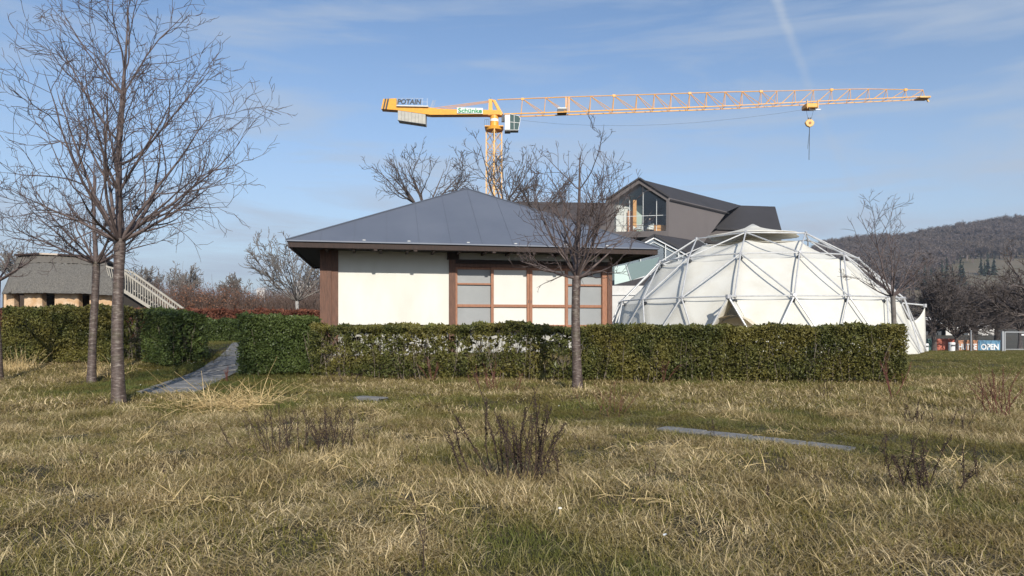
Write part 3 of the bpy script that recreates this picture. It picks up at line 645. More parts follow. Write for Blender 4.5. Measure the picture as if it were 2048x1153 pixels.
# ------------------------------------------------------------------ gabled museum building
mus = thing('stacked_house_building', (17, 75, 0), 'dark brown building of stacked gabled houses with a big glazed gable, behind the dome tent', 'building')
MO = Vector((17, 75, 0))
M_mw = mat('render_brown', (.105, .092, .090), .85, (.118, .104, .101), .4, bump=.1, bscale=5)
M_mr = mat('dark_roof_render', (.030, .029, .032), .8, (.038, .036, .040), .4)
M_side = mat('render_side', (.135, .119, .117), .85, (.148, .131, .128), .4)
def fp(px, py): Y = 70 + 1.4 * (1337.5 - px) / 126.5; return at(px, py, Y) - MO
AX = Vector((.7071, .7071, 0))
o5 = [fp(1211, 402), fp(1278, 358), fp(1337.5, 396), fp(1337.2, 473), fp(1211, 477)]; i5 = [fp(1219.5, 407), fp(1278.3, 367), fp(1332.5, 401.5), fp(1332, 462), fp(1219.5, 464)]
rec = AX * 1.1
mb = MB(); mb.add(o5 + i5 + [p + rec for p in i5], [(k, (k + 1) % 5, 5 + (k + 1) % 5, 5 + k) for k in range(5)] + [(5 + k, 5 + (k + 1) % 5, 10 + (k + 1) % 5, 10 + k) for k in range(5)])
mb.build('gable_wall', M_mw, mus, fix=False)
bz = o5[3].z; R2 = o5[2] + AX * 12.1
MB().add([o5[3], o5[3] + AX * 7, R2, o5[2]], [(0, 1, 2, 3)]).build('side_wall', M_side, mus, fix=False)
MB().add([o5[1], o5[2], R2, o5[1] + AX * 22, o5[0], o5[0] + AX * 22], [(0, 1, 2, 3), (0, 3, 5, 4)]).build('roof', M_mr, mus, fix=False)
MB().add([o5[4], o5[0], o5[0] + AX * 22, o5[4] + AX * 22, o5[3], o5[3] + AX * 20], [(0, 1, 2, 3), (0, 3, 5, 4)]).build('rear_wall', M_mw, mus, fix=False)
up = Vector((0, 0, .06)); off = Vector((.03, -.06, 0))
for a, b in ((0, 1), (1, 2)): MB().bar(o5[a] + up + off, o5[b] + up + off, .3, .16).build('verge_trim', M_mr, mus)
MB().bar(o5[2] + Vector((.15, -.1, -.2)), R2 + Vector((.15, -.1, -.2)), .12, .10).build('gutter', M_mr, mus)
gp = [p + AX * .75 for p in i5]
gw = MB().add(gp, [(0, 1, 2, 3, 4)]).build('window', M_glass, mus, fix=False)
M_fr = mat('window_frame_white', (.55, .57, .56), .5)
def wp(fx, fz): 
    a = gp[4].lerp(gp[3], fx); b = gp[0].lerp(gp[2], fx); return a + (b - a) * fz
for fx in (.28, .52, .76): MB().bar(wp(fx, 0), wp(fx, 1.35 if fx == .52 else 1.1), .05).build('mullion', M_fr, gw)
MB().bar(wp(.0, .55), wp(1, .55), .05).build('transom', M_fr, gw)
MB().bar(wp(0, .22) - AX * .1, wp(1, .22) - AX * .1, .04).build('guard_rail', M_dark, mus)
# interior
dp = AX * 5
fl = [gp[4], gp[3], gp[3] + dp, gp[4] + dp]
MB().add([p + Vector((0, 0, .05)) for p in fl], [(0, 1, 2, 3)]).build('room_floor', mat('room_floor', (.55, .38, .25), .6), mus, fix=False)
MB().add([p + dp for p in gp], [(0, 1, 2, 3, 4)]).build('room_back_wall', mat('room_back', (.07, .085, .10), .8), mus, fix=False)
MB().add([gp[0], gp[4], gp[4] + dp, gp[0] + dp], [(0, 1, 2, 3)]).build('room_side_wall', mat('room_white', (.8, .78, .74), .8), mus, fix=False)
MB().add([gp[2], gp[3], gp[3] + dp, gp[2] + dp], [(0, 1, 2, 3)]).build('room_side_wall', mat('room_grey', (.14, .17, .2), .8), mus, fix=False)
MB().add([gp[0], gp[1], gp[1] + dp, gp[0] + dp, gp[2], gp[2] + dp], [(0, 1, 2, 3), (1, 4, 5, 2)]).build('room_ceiling', mat('room_ceiling', (.09, .12, .12), .8), mus, fix=False)
M_or = mat('orange_board', (.60, .28, .08), .6)
def ipt(fx, d, z=0): return gp[4].lerp(gp[3], fx) + AX * d + Vector((0, 0, z + .06))
for fx, d, w, h, m in ((.10, 2.0, .35, 2.4, mat('copper_panel', (.50, .24, .13), .6)), (.19, 2.6, .3, 3.0, mat('mint_panel', (.42, .50, .42), .6)), (.26, 1.1, .18, 3.4, M_or), (.62, 2.0, .22, 2.6, M_black)):
    p = ipt(fx, d); MB().box((p.x - w, p.y - .08, p.z), (p.x + w, p.y + .08, p.z + h)).build('display_panel', m, mus)
p = ipt(.78, .9); MB().box((p.x - .9, p.y - .3, p.z), (p.x + .4, p.y + .3, p.z + .7)).build('bench', M_or, mus)
def world(p): return p + MO
# seated visitor and armchairs in the window: things of their own
def skin_body(name, pts, edges, rad, m, parent, sub=1, root=0):
    me = bpy.data.meshes.new(name); me.from_pydata([tuple(p) for p in pts], edges, []); o = link(name, me, m, parent)
    md = o.modifiers.new('skin', 'SKIN'); sv = me.skin_vertices[0].data if me.skin_vertices else None
    if sv is None:
        bm = bmesh.new(); bm.from_mesh(me); bm.verts.layers.skin.verify(); bm.to_mesh(me); bm.free(); sv = me.skin_vertices[0].data
    for i, r_ in enumerate(rad): sv[i].radius = (r_, r_); sv[i].use_root = (i == root)
    s2 = o.modifiers.new('sub', 'SUBSURF'); s2.levels = sub; s2.render_levels = sub; return o
def person(loc, rz, label):
    r = thing('person', loc, label, 'person', rz=rz)
    pts = [(0, 0, .50), (0, -.02, .75), (0, -.04, 1.0), (0, -.05, 1.12), (0, -.07, 1.28), (.12, .02, .48), (.14, .42, .5), (.14, .46, .08), (.14, .56, .05), (-.12, .02, .48), (-.14, .42, .5), (-.14, .46, .08), (-.14, .56, .05), (.2, -.04, 1.0), (.26, .05, .74), (.18, .28, .66), (-.2, -.04, 1.0), (-.26, .05, .74), (-.18, .28, .66)]
    ed = [(0, 1), (1, 2), (2, 3), (3, 4), (0, 5), (5, 6), (6, 7), (7, 8), (0, 9), (9, 10), (10, 11), (11, 12), (2, 13), (13, 14), (14, 15), (2, 16), (16, 17), (17, 18)]
    skin_body('body', pts, ed, [.14, .13, .14, .06, .10, .09, .075, .05, .04, .09, .075, .05, .04, .06, .05, .035, .06, .05, .035], mat('dark_clothing', (.03, .035, .05), .8), r)
    skin_body('head', [(0, -.07, 1.2), (0, -.06, 1.30), (0, -.07, 1.38)], [(0, 1), (1, 2)], [.05, .10, .07], mat('skin', (.5, .33, .25), .6), r)
    skin_body('hair', [(0, -.10, 1.33), (0, -.08, 1.42)], [(0, 1)], [.10, .09], mat('grey_hair', (.35, .33, .31), .8), r)
def armchair(loc, rz, label):
    r = thing('armchair', loc, label, 'armchair', rz=rz); m = mat('white_leather', (.75, .73, .68), .5)
    ubox('seat', (-.35, -.3, .25), (.35, .35, .45), m, r, .04); ubox('backrest', (-.35, -.42, .25), (.35, -.3, .85), m, r, .04)
    ubox('armrest', (-.45, -.35, .2), (-.355, .3, .62), m, r, .03); ubox('armrest', (.355, -.35, .2), (.45, .3, .62), m, r, .03)
    for x in (-.38, .38):
        for y in (-.3, .25): MB().tube((x, y, 0), (x, y, .22), .02).build('leg', M_dark, r)
p1 = world(ipt(.36, .7)); p2 = world(ipt(.56, .7))
armchair(p1, R(150), 'left white armchair standing empty inside the big gable window'); armchair(p2, R(110), 'right white armchair, occupied, inside the big gable window'); person(p2 + Vector((0, 0, .02)), R(110), 'person in dark clothes sitting in the armchair behind the gable window')
# other stacked houses
rb = [at(1440, 410, 86), at(1550.3, 413.6, 86), at(1563.5, 462, 81), at(1418, 457, 81)]; rbk = [rb[3] + Vector((0, 10, 0)), rb[2] + Vector((-1.0, 10, 0))]
rb = [p - MO for p in rb]; rbk = [p - MO for p in rbk]
MB().add([rb[0], rb[1], rb[2], rb[3], rbk[0], rbk[1]], [(0, 1, 2, 3), (0, 4, 5, 1)]).build('roof', M_mr, mus, fix=False)
dn_ = Vector((0, 0, -1.9)); s_in = Vector((0, .12, 0))
MB().add([rb[3] + s_in, rb[2] + s_in, rb[2] + s_in + dn_, rb[3] + s_in + dn_, rb[1], rbk[1], rbk[1] + dn_], [(0, 1, 2, 3), (1, 4, 5, 6, 2)]).build('wall', M_mw, mus, fix=False)
MB().bar(rb[3] + Vector((0, -.03, -.05)), rb[2] + Vector((0, -.03, -.05)), .12, .16).build('gutter', M_mr, mus)
lb = [at(1000, 403.5, 84), at(1212, 406, 84), at(1212, 452, 79), at(1000, 449, 79)]; lb = [p - MO for p in lb]
MB().add(lb + [lb[3] + Vector((0, 10, 0)), lb[2] + Vector((0, 10, 0))], [(0, 1, 2, 3), (0, 4, 5, 1), (0, 3, 4)]).build('roof', mat('dark_roof_brown', (.052, .043, .042), .85), mus, fix=False)
MB().add([lb[3], lb[2], lb[2] + Vector((0, 0, -6)), lb[3] + Vector((0, 0, -6)), lb[3] + Vector((0, 10, 0)), lb[3] + Vector((0, 10, -6))], [(0, 1, 2, 3), (0, 3, 5, 4)]).build('wall', M_mw, mus, fix=False)
# lower glazed gable
def lp(px, py, Y=66): return at(px, py, Y) - MO
g5 = [lp(1232, 509), lp(1308, 468.5), lp(1392, 512), lp(1392, 560), lp(1232, 575)]
MB().add([g5[0], g5[1], g5[2], g5[0] + AX * 9, g5[1] + AX * 9, g5[2] + AX * 9], [(0, 1, 4, 3), (1, 2, 5, 4)]).build('roof', M_mr, mus, fix=False)
for a, b in ((0, 1), (1, 2)):
    MB().bar(g5[a] + Vector((0, -.15, -.12)), g5[b] + Vector((0, -.15, -.12)), .3, .22).build('verge_trim', M_mr, mus)
    MB().bar(g5[a] + Vector((0, -.05, -.36)), g5[b] + Vector((0, -.05, -.36)), .12, .16).build('window_frame', mat('frame_bright', (.8, .8, .8), .5), mus)
    MB().bar(g5[a] + Vector((0, .15, -.75)), g5[b] + Vector((0, .15, -.75)), .10, .07).build('window_frame', M_fr, mus)
gg = MB().add([p + Vector((0, .3, -.3)) for p in g5], [(0, 1, 2, 3, 4)]).build('window', M_glass_g, mus, fix=False)
for px, a, b in ((1331, 481, 524), (1281, 483, 548), (1303, 530, 548), (1357, 495, 540)): MB().bar(lp(px, a), lp(px, b), .09).build('mullion', M_fr, gg)
MB().bar(lp(1262, 529.5), lp(1392, 530), .07).build('transom', M_fr, gg)
MB().add([p + Vector((0, 5.5, -.3)) for p in g5], [(0, 1, 2, 3, 4)]).build('room_back_wall', mat('room_back_green', (.10, .135, .14), .8), mus, fix=False)
MB().add([g5[4], g5[3], g5[3] + Vector((0, 5.4, 0)), g5[4] + Vector((0, 5.4, 0))], [(0, 1, 2, 3)]).build('room_floor', mat('room_floor_grey', (.3, .3, .3), .8), mus, fix=False)
# leaning pale glass and flat roof beneath, white wing
MB().add([lp(1229, 534, 64), lp(1252, 530, 64), lp(1262, 561, 63.5), lp(1229, 573, 63.5)], [(0, 1, 2, 3)]).build('window', mat('pale_green_glass', (.48, .58, .53), .12), mus, fix=False)
MB().add([lp(1252, 530, 64), lp(1320, 514, 65), lp(1302, 548, 64), lp(1262, 561, 63.5)], [(0, 1, 2, 3)]).build('window', mat('grey_green_glass', (.16, .21, .20), .1), mus, fix=False)
MB().bar(lp(1229, 573.5, 63.4), lp(1302, 549, 63.9), .1, .1).build('window_frame', M_fr, mus); MB().bar(lp(1252, 529.5, 63.9), lp(1262, 561.5, 63.4), .07).build('window_frame', M_fr, mus)
MB().prism([lp(1216, 578, 63), lp(1216, 573, 63), lp(1311, 549, 63), lp(1330, 552, 63), lp(1330, 578, 63)], (0, 3, 0)).build('terrace_roof', M_mr, mus)
MB().box(tuple(at(1200, 655, 62.5) - MO), tuple(at(1300, 572, 62.5) - MO + Vector((0, 6, 0)))).build('white_wing', mat('white_panel', (.62, .61, .58), .7, (.55, .54, .51), 1.5), mus)
MB().bar(at(1216, 590, 62.4) - MO, at(1290, 590, 62.4) - MO, .05, .05).build('panel_joint', M_steel, mus)
# dark core under the main gable
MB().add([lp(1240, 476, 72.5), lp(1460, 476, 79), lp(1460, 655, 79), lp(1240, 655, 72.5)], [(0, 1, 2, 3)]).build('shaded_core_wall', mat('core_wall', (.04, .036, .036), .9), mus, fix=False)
# ------------------------------------------------------------------ tower crane
CX, CY = (988 - 1024) / F * 110, 110.0
crane = thing('tower_crane', (CX, CY, 0), 'yellow tower crane with a long lattice jib reaching right above the dome tent', 'crane')
CO = Vector((CX, CY, 0)); Xt = (1857 - 1024) / F * 104
def cj(px, py, dy=0):
    k = (px - 1024) / F; t = (k * 110 - CX) / ((Xt - CX) + 6 * k); Y = 110 - 6 * t
    p = at(px, py, Y) - CO; p.y += dy; return p
ztop = at(988, 262, 110).z; s2 = 1.24
mast = bpy.data.objects.new('mast', None)
mast = MB().box((-1.3, -1.3, -.2), (1.3, 1.3, .4)).build('mast', M_concrete, crane)
crn = [Vector((s2 * math.cos(R(a)), s2 * math.sin(R(a)), 0)) for a in (4, 94, 184, 274)]
for c_ in crn: MB().bar(c_, c_ + Vector((0, 0, ztop)), .17, .17).build('chord', M_yellow_p, mast)
zz = 8.0; k = 0
while zz < ztop - 1.0:
    z2 = min(zz + 1.75, ztop - .1)
    for i in range(4):
        a, b = crn[i], crn[(i + 1) % 4]; u_ = Vector((0, 0, 1))
        MB().tube(a + u_ * zz, b + u_ * z2, .045, n=5).build('brace', M_yellow_p, mast, fix=False)
        MB().tube(b + u_ * zz, a + u_ * z2, .045, n=5).build('brace', M_yellow_p, mast, fix=False)
        if k % 3 == 0: MB().tube(a + u_ * zz, b + u_ * zz, .045, n=5).build('brace', M_yellow_p, mast, fix=False)
    zz = z2; k += 1
# slewing unit
pz = lambda y: at(988, y, 110).z
MB().tube((.05, 0, pz(262)), (.05, 0, pz(256)), 1.35, 1.45, 20).build('slewing_platform', M_yellow, crane)
MB().tube((.05, 0, pz(256)), (.05, 0, pz(232)), .70, .66, 20).build('slewing_ring', M_yellow, crane); MB().tube((.05, 0, pz(244.5)), (.05, 0, pz(239.5)), .715, .70, 20).build('white_band', mat('white_paint', (.8, .8, .78), .5), crane)
MB().box((-1.45, -1.2, pz(257.5)), (1.5, 1.2, pz(255.5))).build('platform_deck', M_yellow, crane)
for x in (-1.45, -1.1, -.8): MB().bar((x, -1.2, pz(256)), (x, -1.2, pz(244)), .04).build('rail_post', M_dark, crane)
MB().bar((-1.45, -1.2, pz(244)), (-.8, -1.2, pz(244)), .04).build('hand_rail', M_dark, crane)
MB().box((-.9, -.6, pz(233)), (1.3, .6, pz(229.5))).build('turntable_frame', M_yellow, crane)
MB().box((-.85, -.35, pz(229.5)), (-.25, .35, pz(200))).build('tower_head', M_yellow, crane)
MB().prism([(-.25, -.3, pz(201)), (.2, -.3, pz(201)), (1.45, -.3, pz(229.5)), (.9, -.3, pz(229.5))], (0, .6, 0)).build('tower_head_brace', M_yellow, crane)
MB().tube((-.5, 0, pz(200)), (-.5, 0, pz(195)), .03).build('antenna', M_dark, crane)
# cab
cab = MB().prism([(1.75, -1.5, pz(236)), (2.5, -1.5, pz(236)), (2.5, -1.5, pz(265)), (1.75, -1.5, pz(265))], (0, 1.5, 0)).build('cab', mat('cab_white', (.75, .76, .74), .5), crane)
MB().prism([(2.5, -1.5, pz(234)), (3.9, -1.5, pz(238)), (4.2, -1.5, pz(243)), (3.85, -1.5, pz(266)), (2.5, -1.5, pz(266))], (0, 1.5, 0)).build('cab_window', mat('cab_glass', (.06, .10, .09), .08), cab)
for a, b in (((2.52, 234), (2.52, 266)), ((3.2, 236), (3.2, 266)), ((2.5, 250), (4.0, 252)), ((2.5, 266), (3.85, 266)), ((3.85, 266), (4.2, 243)), ((4.2, 243), (3.9, 238)), ((2.5, 234), (3.9, 238))):
    MB().bar((a[0], -1.53, pz(a[1])), (b[0], -1.53, pz(b[1])), .06).build('cab_frame', M_steel, cab)
MB().bar((1.3, -.8, pz(234.5)), (3.6, -.8, pz(234.5)), .15, .15).build('cab_hanger', M_dark, crane); MB().box((1.7, -1.5, pz(268)), (2.6, 0, pz(265))).build('cab_step', M_dark, cab)
MB().box((1.2, -.7, pz(246)), (1.7, -.2, pz(236))).build('control_box', M_dark, crane)
# jib
npx = [1045, 1091, 1136, 1181.5, 1227.7, 1273.8, 1308.7, 1342.5, 1379.4, 1413, 1450, 1484, 1522, 1554, 1590, 1627, 1663, 1700, 1737, 1773, 1811, 1846]
def yb(px): return np.interp(px, [1008, 1040, 1456, 1600, 1850], [231.5, 230.8, 215.4, 207.6, 196.5])
def yt(px): return np.interp(px, [1000, 1040, 1136, 1450, 1600, 1722, 1848], [200, 198.5, 194.5, 184.6, 181.5, 178.2, 180.5])
jib = MB().tube(cj(995, yt(995)), cj(1136, yt(1136)), .085, n=6).build('jib', M_yellow, crane)
W_ = .75
for i in range(len(npx) - 1):
    if i >= 2: MB().tube(cj(npx[i], yt(npx[i])), cj(npx[i + 1], yt(npx[i + 1])), .075 if i < 12 else .06, n=6).build('top_chord', M_yellow, jib)
for sgn in (-1, 1):
    prev = 1008
    for q in npx[1::2] + [1855]:
        MB().bar(cj(prev, yb(prev), sgn * W_), cj(q, yb(q), sgn * W_), .15 if q < 1480 else .11).build('bottom_chord', M_yellow, jib); prev = q
for i, px in enumerate(npx):
    nx = npx[i + 1] if i + 1 < len(npx) else None; pv = npx[i - 1] if i else 1008; r_ = .05 if i < 12 else .04; top = cj(px, yt(px))
    for sgn in (-1, 1):
        MB().tube(top, cj(px - 3, yb(px - 3), sgn * W_), r_, n=5).build('brace', M_yellow, jib, fix=False)
        q = (nx - 4 if nx else 1852) if i < 13 else pv + 6
        if i in (0, 1): q = nx - 3
        MB().tube(top, cj(q, yb(q), sgn * W_), r_, n=5).build('brace', M_yellow, jib, fix=False)
    MB().tube(cj(px - 3, yb(px - 3), -W_), cj(px - 3, yb(px - 3), W_), .035, n=5).build('brace', M_yellow, jib, fix=False)
    if i % 4 == 0: c_ = top; MB().box((c_.x - .22, c_.y - .12, c_.z - .2), (c_.x + .22, c_.y + .12, c_.z + .14)).build('node_plate', M_yellow, jib)
for px in (1132, 1138): MB().bar(cj(px, yt(px) + .5), cj(px, yb(px)), .16).build('joint_post', M_yellow, jib)
wn_ = cj(1124, 222); MB().box((wn_.x - .75, -.0 + wn_.y - .7, wn_.z - .45), (wn_.x + .7, wn_.y + .5, wn_.z + .1)).build('winch', M_dark, crane); MB().box((wn_.x - .7, wn_.y - .75, wn_.z + .11), (wn_.x + .65, wn_.y + .5, wn_.z + .3)).build('winch_cover', mat('pale_cover', (.6, .62, .6), .5), crane)
tp = cj(1850, 197.5); MB().box((tp.x - 1.2, tp.y - .8, tp.z - .1), (tp.x + .4, tp.y + .8, tp.z + .12)).build('tip_platform', M_yellow_p, crane); MB().bar((tp.x + .2, tp.y, tp.z), (tp.x + .55, tp.y, tp.z - .5), .2).build('tip_sheave', M_yellow_p, crane)
# counter jib
def cc(px, py, dy=0): 
    Y = 110 + (988 - px) / 223 * 1.4; p = at(px, py, Y) - CO; p.y += dy; return p
MB().prism([cc(1000, 223.5, -.7), cc(1000, 232, -.7), cc(862, 232.5, -.7), cc(794, 223, -.7), cc(764, 221, -.7), cc(768, 201, -.7), cc(794, 200, -.7), cc(794, 217, -.7), cc(860, 218, -.7), cc(880, 221, -.7)], (0, 1.4, 0)).build('counter_jib', M_yellow, crane)
for a, b in ((767, 770), (772, 775.5)): MB().prism([cc(a, 221.5, -.73), cc(b, 221.5, -.73), cc(b + 4.5, 200.8, -.73), cc(a + 4.5, 200.8, -.73)], (0, .02, 0)).build('warning_stripe', M_dark, crane)
MB().prism([cc(795, 216.5, -1.0), cc(858, 217.8, -1.0), cc(858, 215.6, -1.0), cc(795, 214.3, -1.0)], (0, 2.0, 0)).build('walkway', mat('pale_deck', (.65, .65, .62), .6), crane)
for px in range(796, 858, 10): MB().bar(cc(px, 216, -.98), cc(px, 201, -.98), .035).build('rail_post', M_steel, crane)
for y in (201, 208): MB().bar(cc(795, y, -.98), cc(856 if y > 203 else 848, y + .3, -.98), .03).build('hand_rail', M_steel, crane)
for px in (866, 868, 871): MB().tube(cc(px - 6, 218), cc(px, 201), .03, n=5).build('rail_post', M_steel, crane)
M_cw = mat('counterweight', (.50, .48, .42), .85, (.42, .40, .35), 2)
for k in range(8):
    a, b = 797.5 + k * 6.9, 797.5 + k * 6.9 + 6.5; ya = lambda q: 224.5 + (q - 797) * .145 
    MB().prism([cc(a, ya(a), -.85), cc(b, ya(b), -.85), cc(b, ya(b) + 19.5, -.85), cc(a, ya(a) + 19.5, -.85)], (0, 1.7, 0)).build('counterweight', M_cw, crane)
MB().bar(cc(797, 244.2, -.85), cc(853, 252.4, -.85), .08).build('counterweight_rail', M_dark, crane)
for dy in (-.4, .4): MB().tube(cc(862, 219, dy), cj(990, 201.5, dy * .5), .05, n=6).build('tie_bar', M_yellow, crane)
MB().tube(cc(880, 220.5, 0), cj(992, 203.5, 0), .03, n=6).build('tie_bar', M_yellow, crane)
def text_mesh(txt, bold=0.0, ext=.02, xs=1.0, shear=0):
    cu = bpy.data.curves.new('t', 'FONT'); cu.body = txt; cu.size = 1; cu.extrude = ext; cu.offset = bold; cu.align_x = 'CENTER'; cu.align_y = 'CENTER'; cu.resolution_u = 3; cu.shear = shear
    o = bpy.data.objects.new('t', cu); col.objects.link(o); bpy.context.view_layer.update()
    me = bpy.data.meshes.new_from_object(o.evaluated_get(bpy.context.evaluated_depsgraph_get())); bpy.data.objects.remove(o)
    co = np.empty(len(me.vertices) * 3, np.float32); me.vertices.foreach_get('co', co); co = co.reshape(-1, 3)
    mn, mx = co.min(0), co.max(0); co[:, :2] = (co[:, :2] - (mn + mx)[:2] / 2) / (mx - mn)[:2]; me.vertices.foreach_set('co', co.reshape(-1)); me.update()
    return me
def put_text(name, txt, A, B, C, m, parent, **kw):
    """A lower-left, B lower-right, C upper-left corner of the lettering, in parent space"""
    me = text_mesh(txt, **kw); me.materials.clear(); o = link(name, me, m, parent)
    X = B - A; Y = C - A; Z = X.cross(Y).normalized() 
    Mx = Matrix(((X.x, Y.x, Z.x, 0), (X.y, Y.y, Z.y, 0), (X.z, Y.z, Z.z, 0), (0, 0, 0, 1))); Mx.translation = (A + X / 2 + Y / 2); o.matrix_basis = Mx; 
    me.transform(Mx); o.matrix_basis = Matrix.Identity(4); return o
M_let = mat('letter_grey', (.06, .065, .075), .5)
put_text('lettering', 'POTAIN', cc(797, 213.3, -1.1), cc(844.5, 213.8, -1.1), cc(797, 203, -1.1), M_let, crane, bold=.03, shear=.15, ext=.04)
MB().prism([cc(915, 230.3, -.83), cc(966, 231.2, -.83), cc(966, 219.8, -.83), cc(915, 218.7, -.83)], (0, .05, 0)).build('sign_board', mat('sign_white', (.8, .82, .8), .5), crane)
put_text('lettering', 'Schünke', cc(917, 229.2, -.88), cc(964.5, 229.8, -.88), cc(917, 219.9, -.88), mat('sign_green', (.02, .30, .10), .5), crane, bold=.025, ext=.01)
# trolley, hook, cables
tr = cj(1620, 212); MB().box((tr.x - .95, tr.y - .9, tr.z - .55), (tr.x + .95, tr.y + .9, tr.z + .15)).build('trolley', M_yellow, crane, bevel=.1)
for x in (-.8, .8): MB().bar(tr + Vector((x, -.95, .6)), tr + Vector((x, -.95, -.7)), .1).build('trolley_arm', M_yellow_p, crane)
MB().bar(tr + Vector((-.45, -.9, -.95)), tr + Vector((.45, -.9, -.95)), .1).build('trolley_cage', M_dark, crane)
for x in (-.45, .45): MB().bar(tr + Vector((x, -.9, -.95)), tr + Vector((x, -.9, -.5)), .08).build('trolley_cage', M_dark, crane)
MB().bar(tr + Vector((.45, -.9, -.85)), tr + Vector((1.2, -.9, -.85)), .12).build('trolley_step', M_steel, crane)
hk = cj(1619, 247)
hv = [(-.35, 0, .55), (.35, 0, .55), (.72, 0, .1), (.5, 0, -.4), (0, 0, -.65), (-.5, 0, -.4), (-.72, 0, .1)]
MB().prism([hk + Vector(v) + Vector((0, -.2, 0)) for v in hv], (0, .4, 0)).build('hook_block', M_yellow_p, crane, bevel=.06)
MB().tube(hk + Vector((0, -.24, 0)), hk + Vector((0, .24, 0)), .22, n=12).build('sheave', mat('dark_orange', (.35, .12, .02), .5), crane)
for x in (-.45, .45): MB().tube(tr + Vector((x * 1.4, 0, -.4)), hk + Vector((x * .5, 0, .6)), .02, n=5).build('hoist_cable', M_dark, crane)
for x in (-.15, .15): MB().box(tuple(hk + Vector((x - .07, -.1, .55))), tuple(hk + Vector((x + .07, .1, .85)))).build('hook_lug', M_dark, crane)
MB().tube(hk + Vector((0, 0, -.6)), hk + Vector((-.08, 0, -5.6)), .055, .045, n=6).build('sling', M_dark, crane); MB().tube(hk + Vector((0, 0, -1.0)), hk + Vector((-.3, 0, -3.9)), .025, n=5).build('sling', M_dark, crane)
cpts = [(1010, 236), (1060, 243), (1120, 248.5), (1190, 251.5), (1260, 251.8), (1330, 249.5), (1400, 245), (1480, 237), (1560, 227), (1612, 219)]
poly_obj('sagging_cable', [(np.array([tuple(cj(*p)) for p in cpts]), np.full(10, .014))], M_dark, crane, 4)
# ------------------------------------------------------------------ bare trees
def grow(P, d, L, r, lvl, rg, out, cfg):
    n = cfg['seg'][lvl]; pts = [P.copy()]; rad = [r]; q = P.copy(); d = d / np.linalg.norm(d); step = L / n
    wob = cfg['wob'][lvl]; trop = cfg['trop'][lvl]
    dirs = []
    for i in range(n):
        d = d + rg.normal(0, wob, 3) + np.array([0, 0, trop]); d /= np.linalg.norm(d); q = q + d * step
        pts.append(q.copy()); dirs.append(d.copy()); rad.append(r * (1 - (i + 1) / n) ** .8 * .85 + cfg['rmin'])
    out[min(lvl, 1)].append((np.array(pts), np.array(rad)))
    if lvl + 1 < cfg['levels']:
        k = rg.poisson(cfg['kids'][lvl] * (.6 + .4 * L / cfg['Lref'][lvl])) if cfg['kids'][lvl] > 1 else 1
        k = max(k, 2)
        for c in range(k):
            f = cfg['f0'][lvl] + (1 - cfg['f0'][lvl]) * (c + rg.random()) / k; i = min(int(f * n), n - 1); fr = f * n - i; p = pts[i] * (1 - fr) + pts[i + 1] * fr
            dd = dirs[i]; a = rg.normal(size=3); a -= dd * a.dot(dd); a /= np.linalg.norm(a) + 1e-9; an = R(rg.uniform(*cfg['ang'][lvl]))
            nd = dd * math.cos(an) + a * math.sin(an)
            grow(p, nd, L * cfg['ratio'][lvl] * rg.uniform(.65, 1.25) * (1.15 - .5 * f), max(rad[i] * .52, cfg['rmin'] * 1.15), lvl + 1, rg, out, cfg)
BASE = dict(levels=4, seg=[7, 6, 5, 4], wob=[.07, .10, .12, .13], trop=[.05, .05, .05, .05], kids=[8, 5.5, 3.5], Lref=[3, 1.5, .7], f0=[.18, .15, .2], ang=[(22, 50), (25, 55), (25, 55)], ratio=[.50, .52, .55], rmin=.0024)
def tree(name, px, py_base, Y, trunk_top_px, trunk_r, limbs, label, cat='tree', group=None, cfg=None, leader=None, mt=None, mc=None, seed=1, lean=0, zb=None):
    """limbs: list of (height fraction on leader, azimuth deg, elevation deg, length)"""
    cfg = dict(BASE, **(cfg or {})); rg = np.random.default_rng(seed); X = (px - 1024) / F * Y; zg = G(X, Y) if zb is None else zb
    root = thing(name, (X, Y, zg), label, cat, group); zf = CZ + (HZ - trunk_top_px) / F * Y - zg
    pts = []; n = 12
    for i in range(n + 1):
        f = i / n; pts.append([lean * f + .02 * math.sin(f * 5 + seed), .015 * math.sin(f * 4 + 2 * seed), -.15 + (zf + .15) * f])
    pts = np.array(pts); rad = trunk_r * (1 + .45 * np.exp(-np.linspace(0, 1, n + 1) * 9) - .18 * np.linspace(0, 1, n + 1)); rad[-1] *= 1.12; rad[-2] *= 1.08
    V, Fc = tubes_np([(pts, rad)], 16); V += rg.normal(0, trunk_r * .025, V.shape); link('trunk', mesh('trunk', V, Fc), mt or M_cherry, root, smooth=True)
    out = [[], []]; top = pts[-1]; 
    if leader: 
        LL, nk = leader; q = top - np.array([0, 0, .05]); lp_ = [q]; d = np.array([lean * .1, 0, 1.])
        for i in range(10): d = d + rg.normal(0, .05, 3) * np.array([1, 1, 0]); d /= np.linalg.norm(d); q = q + d * LL / 10; lp_.append(q)
        lp_ = np.array(lp_); lr = trunk_r * .62 * (1 - np.linspace(0, 1, 11)) ** .8 + cfg['rmin']; out[0].append((lp_, lr))
    for (f, az, el, L) in limbs:
        if leader: p = lp_[min(int(f * 10), 9)]; r0 = max(lr[min(int(f * 10), 9)] * .5, .005) if f > .05 else trunk_r * rg.uniform(.24, .42)
        else: p = top - np.array([0, 0, .04]); r0 = trunk_r * rg.uniform(.3, .45)
        a, e = R(az), R(el); d = np.array([math.cos(a) * math.cos(e), math.sin(a) * math.cos(e), math.sin(e)])
        grow(p, d, L, r0, 0, rg, out, cfg)
    c = poly_obj('limbs', out[0], mc or M_twig, root, lambda r: 7 if r > .03 else 5); t = poly_obj('twigs', out[1], mc or M_twig, root, lambda r: 4 if r > .008 else 3)
    t['kind'] = 'stuff'
    return root
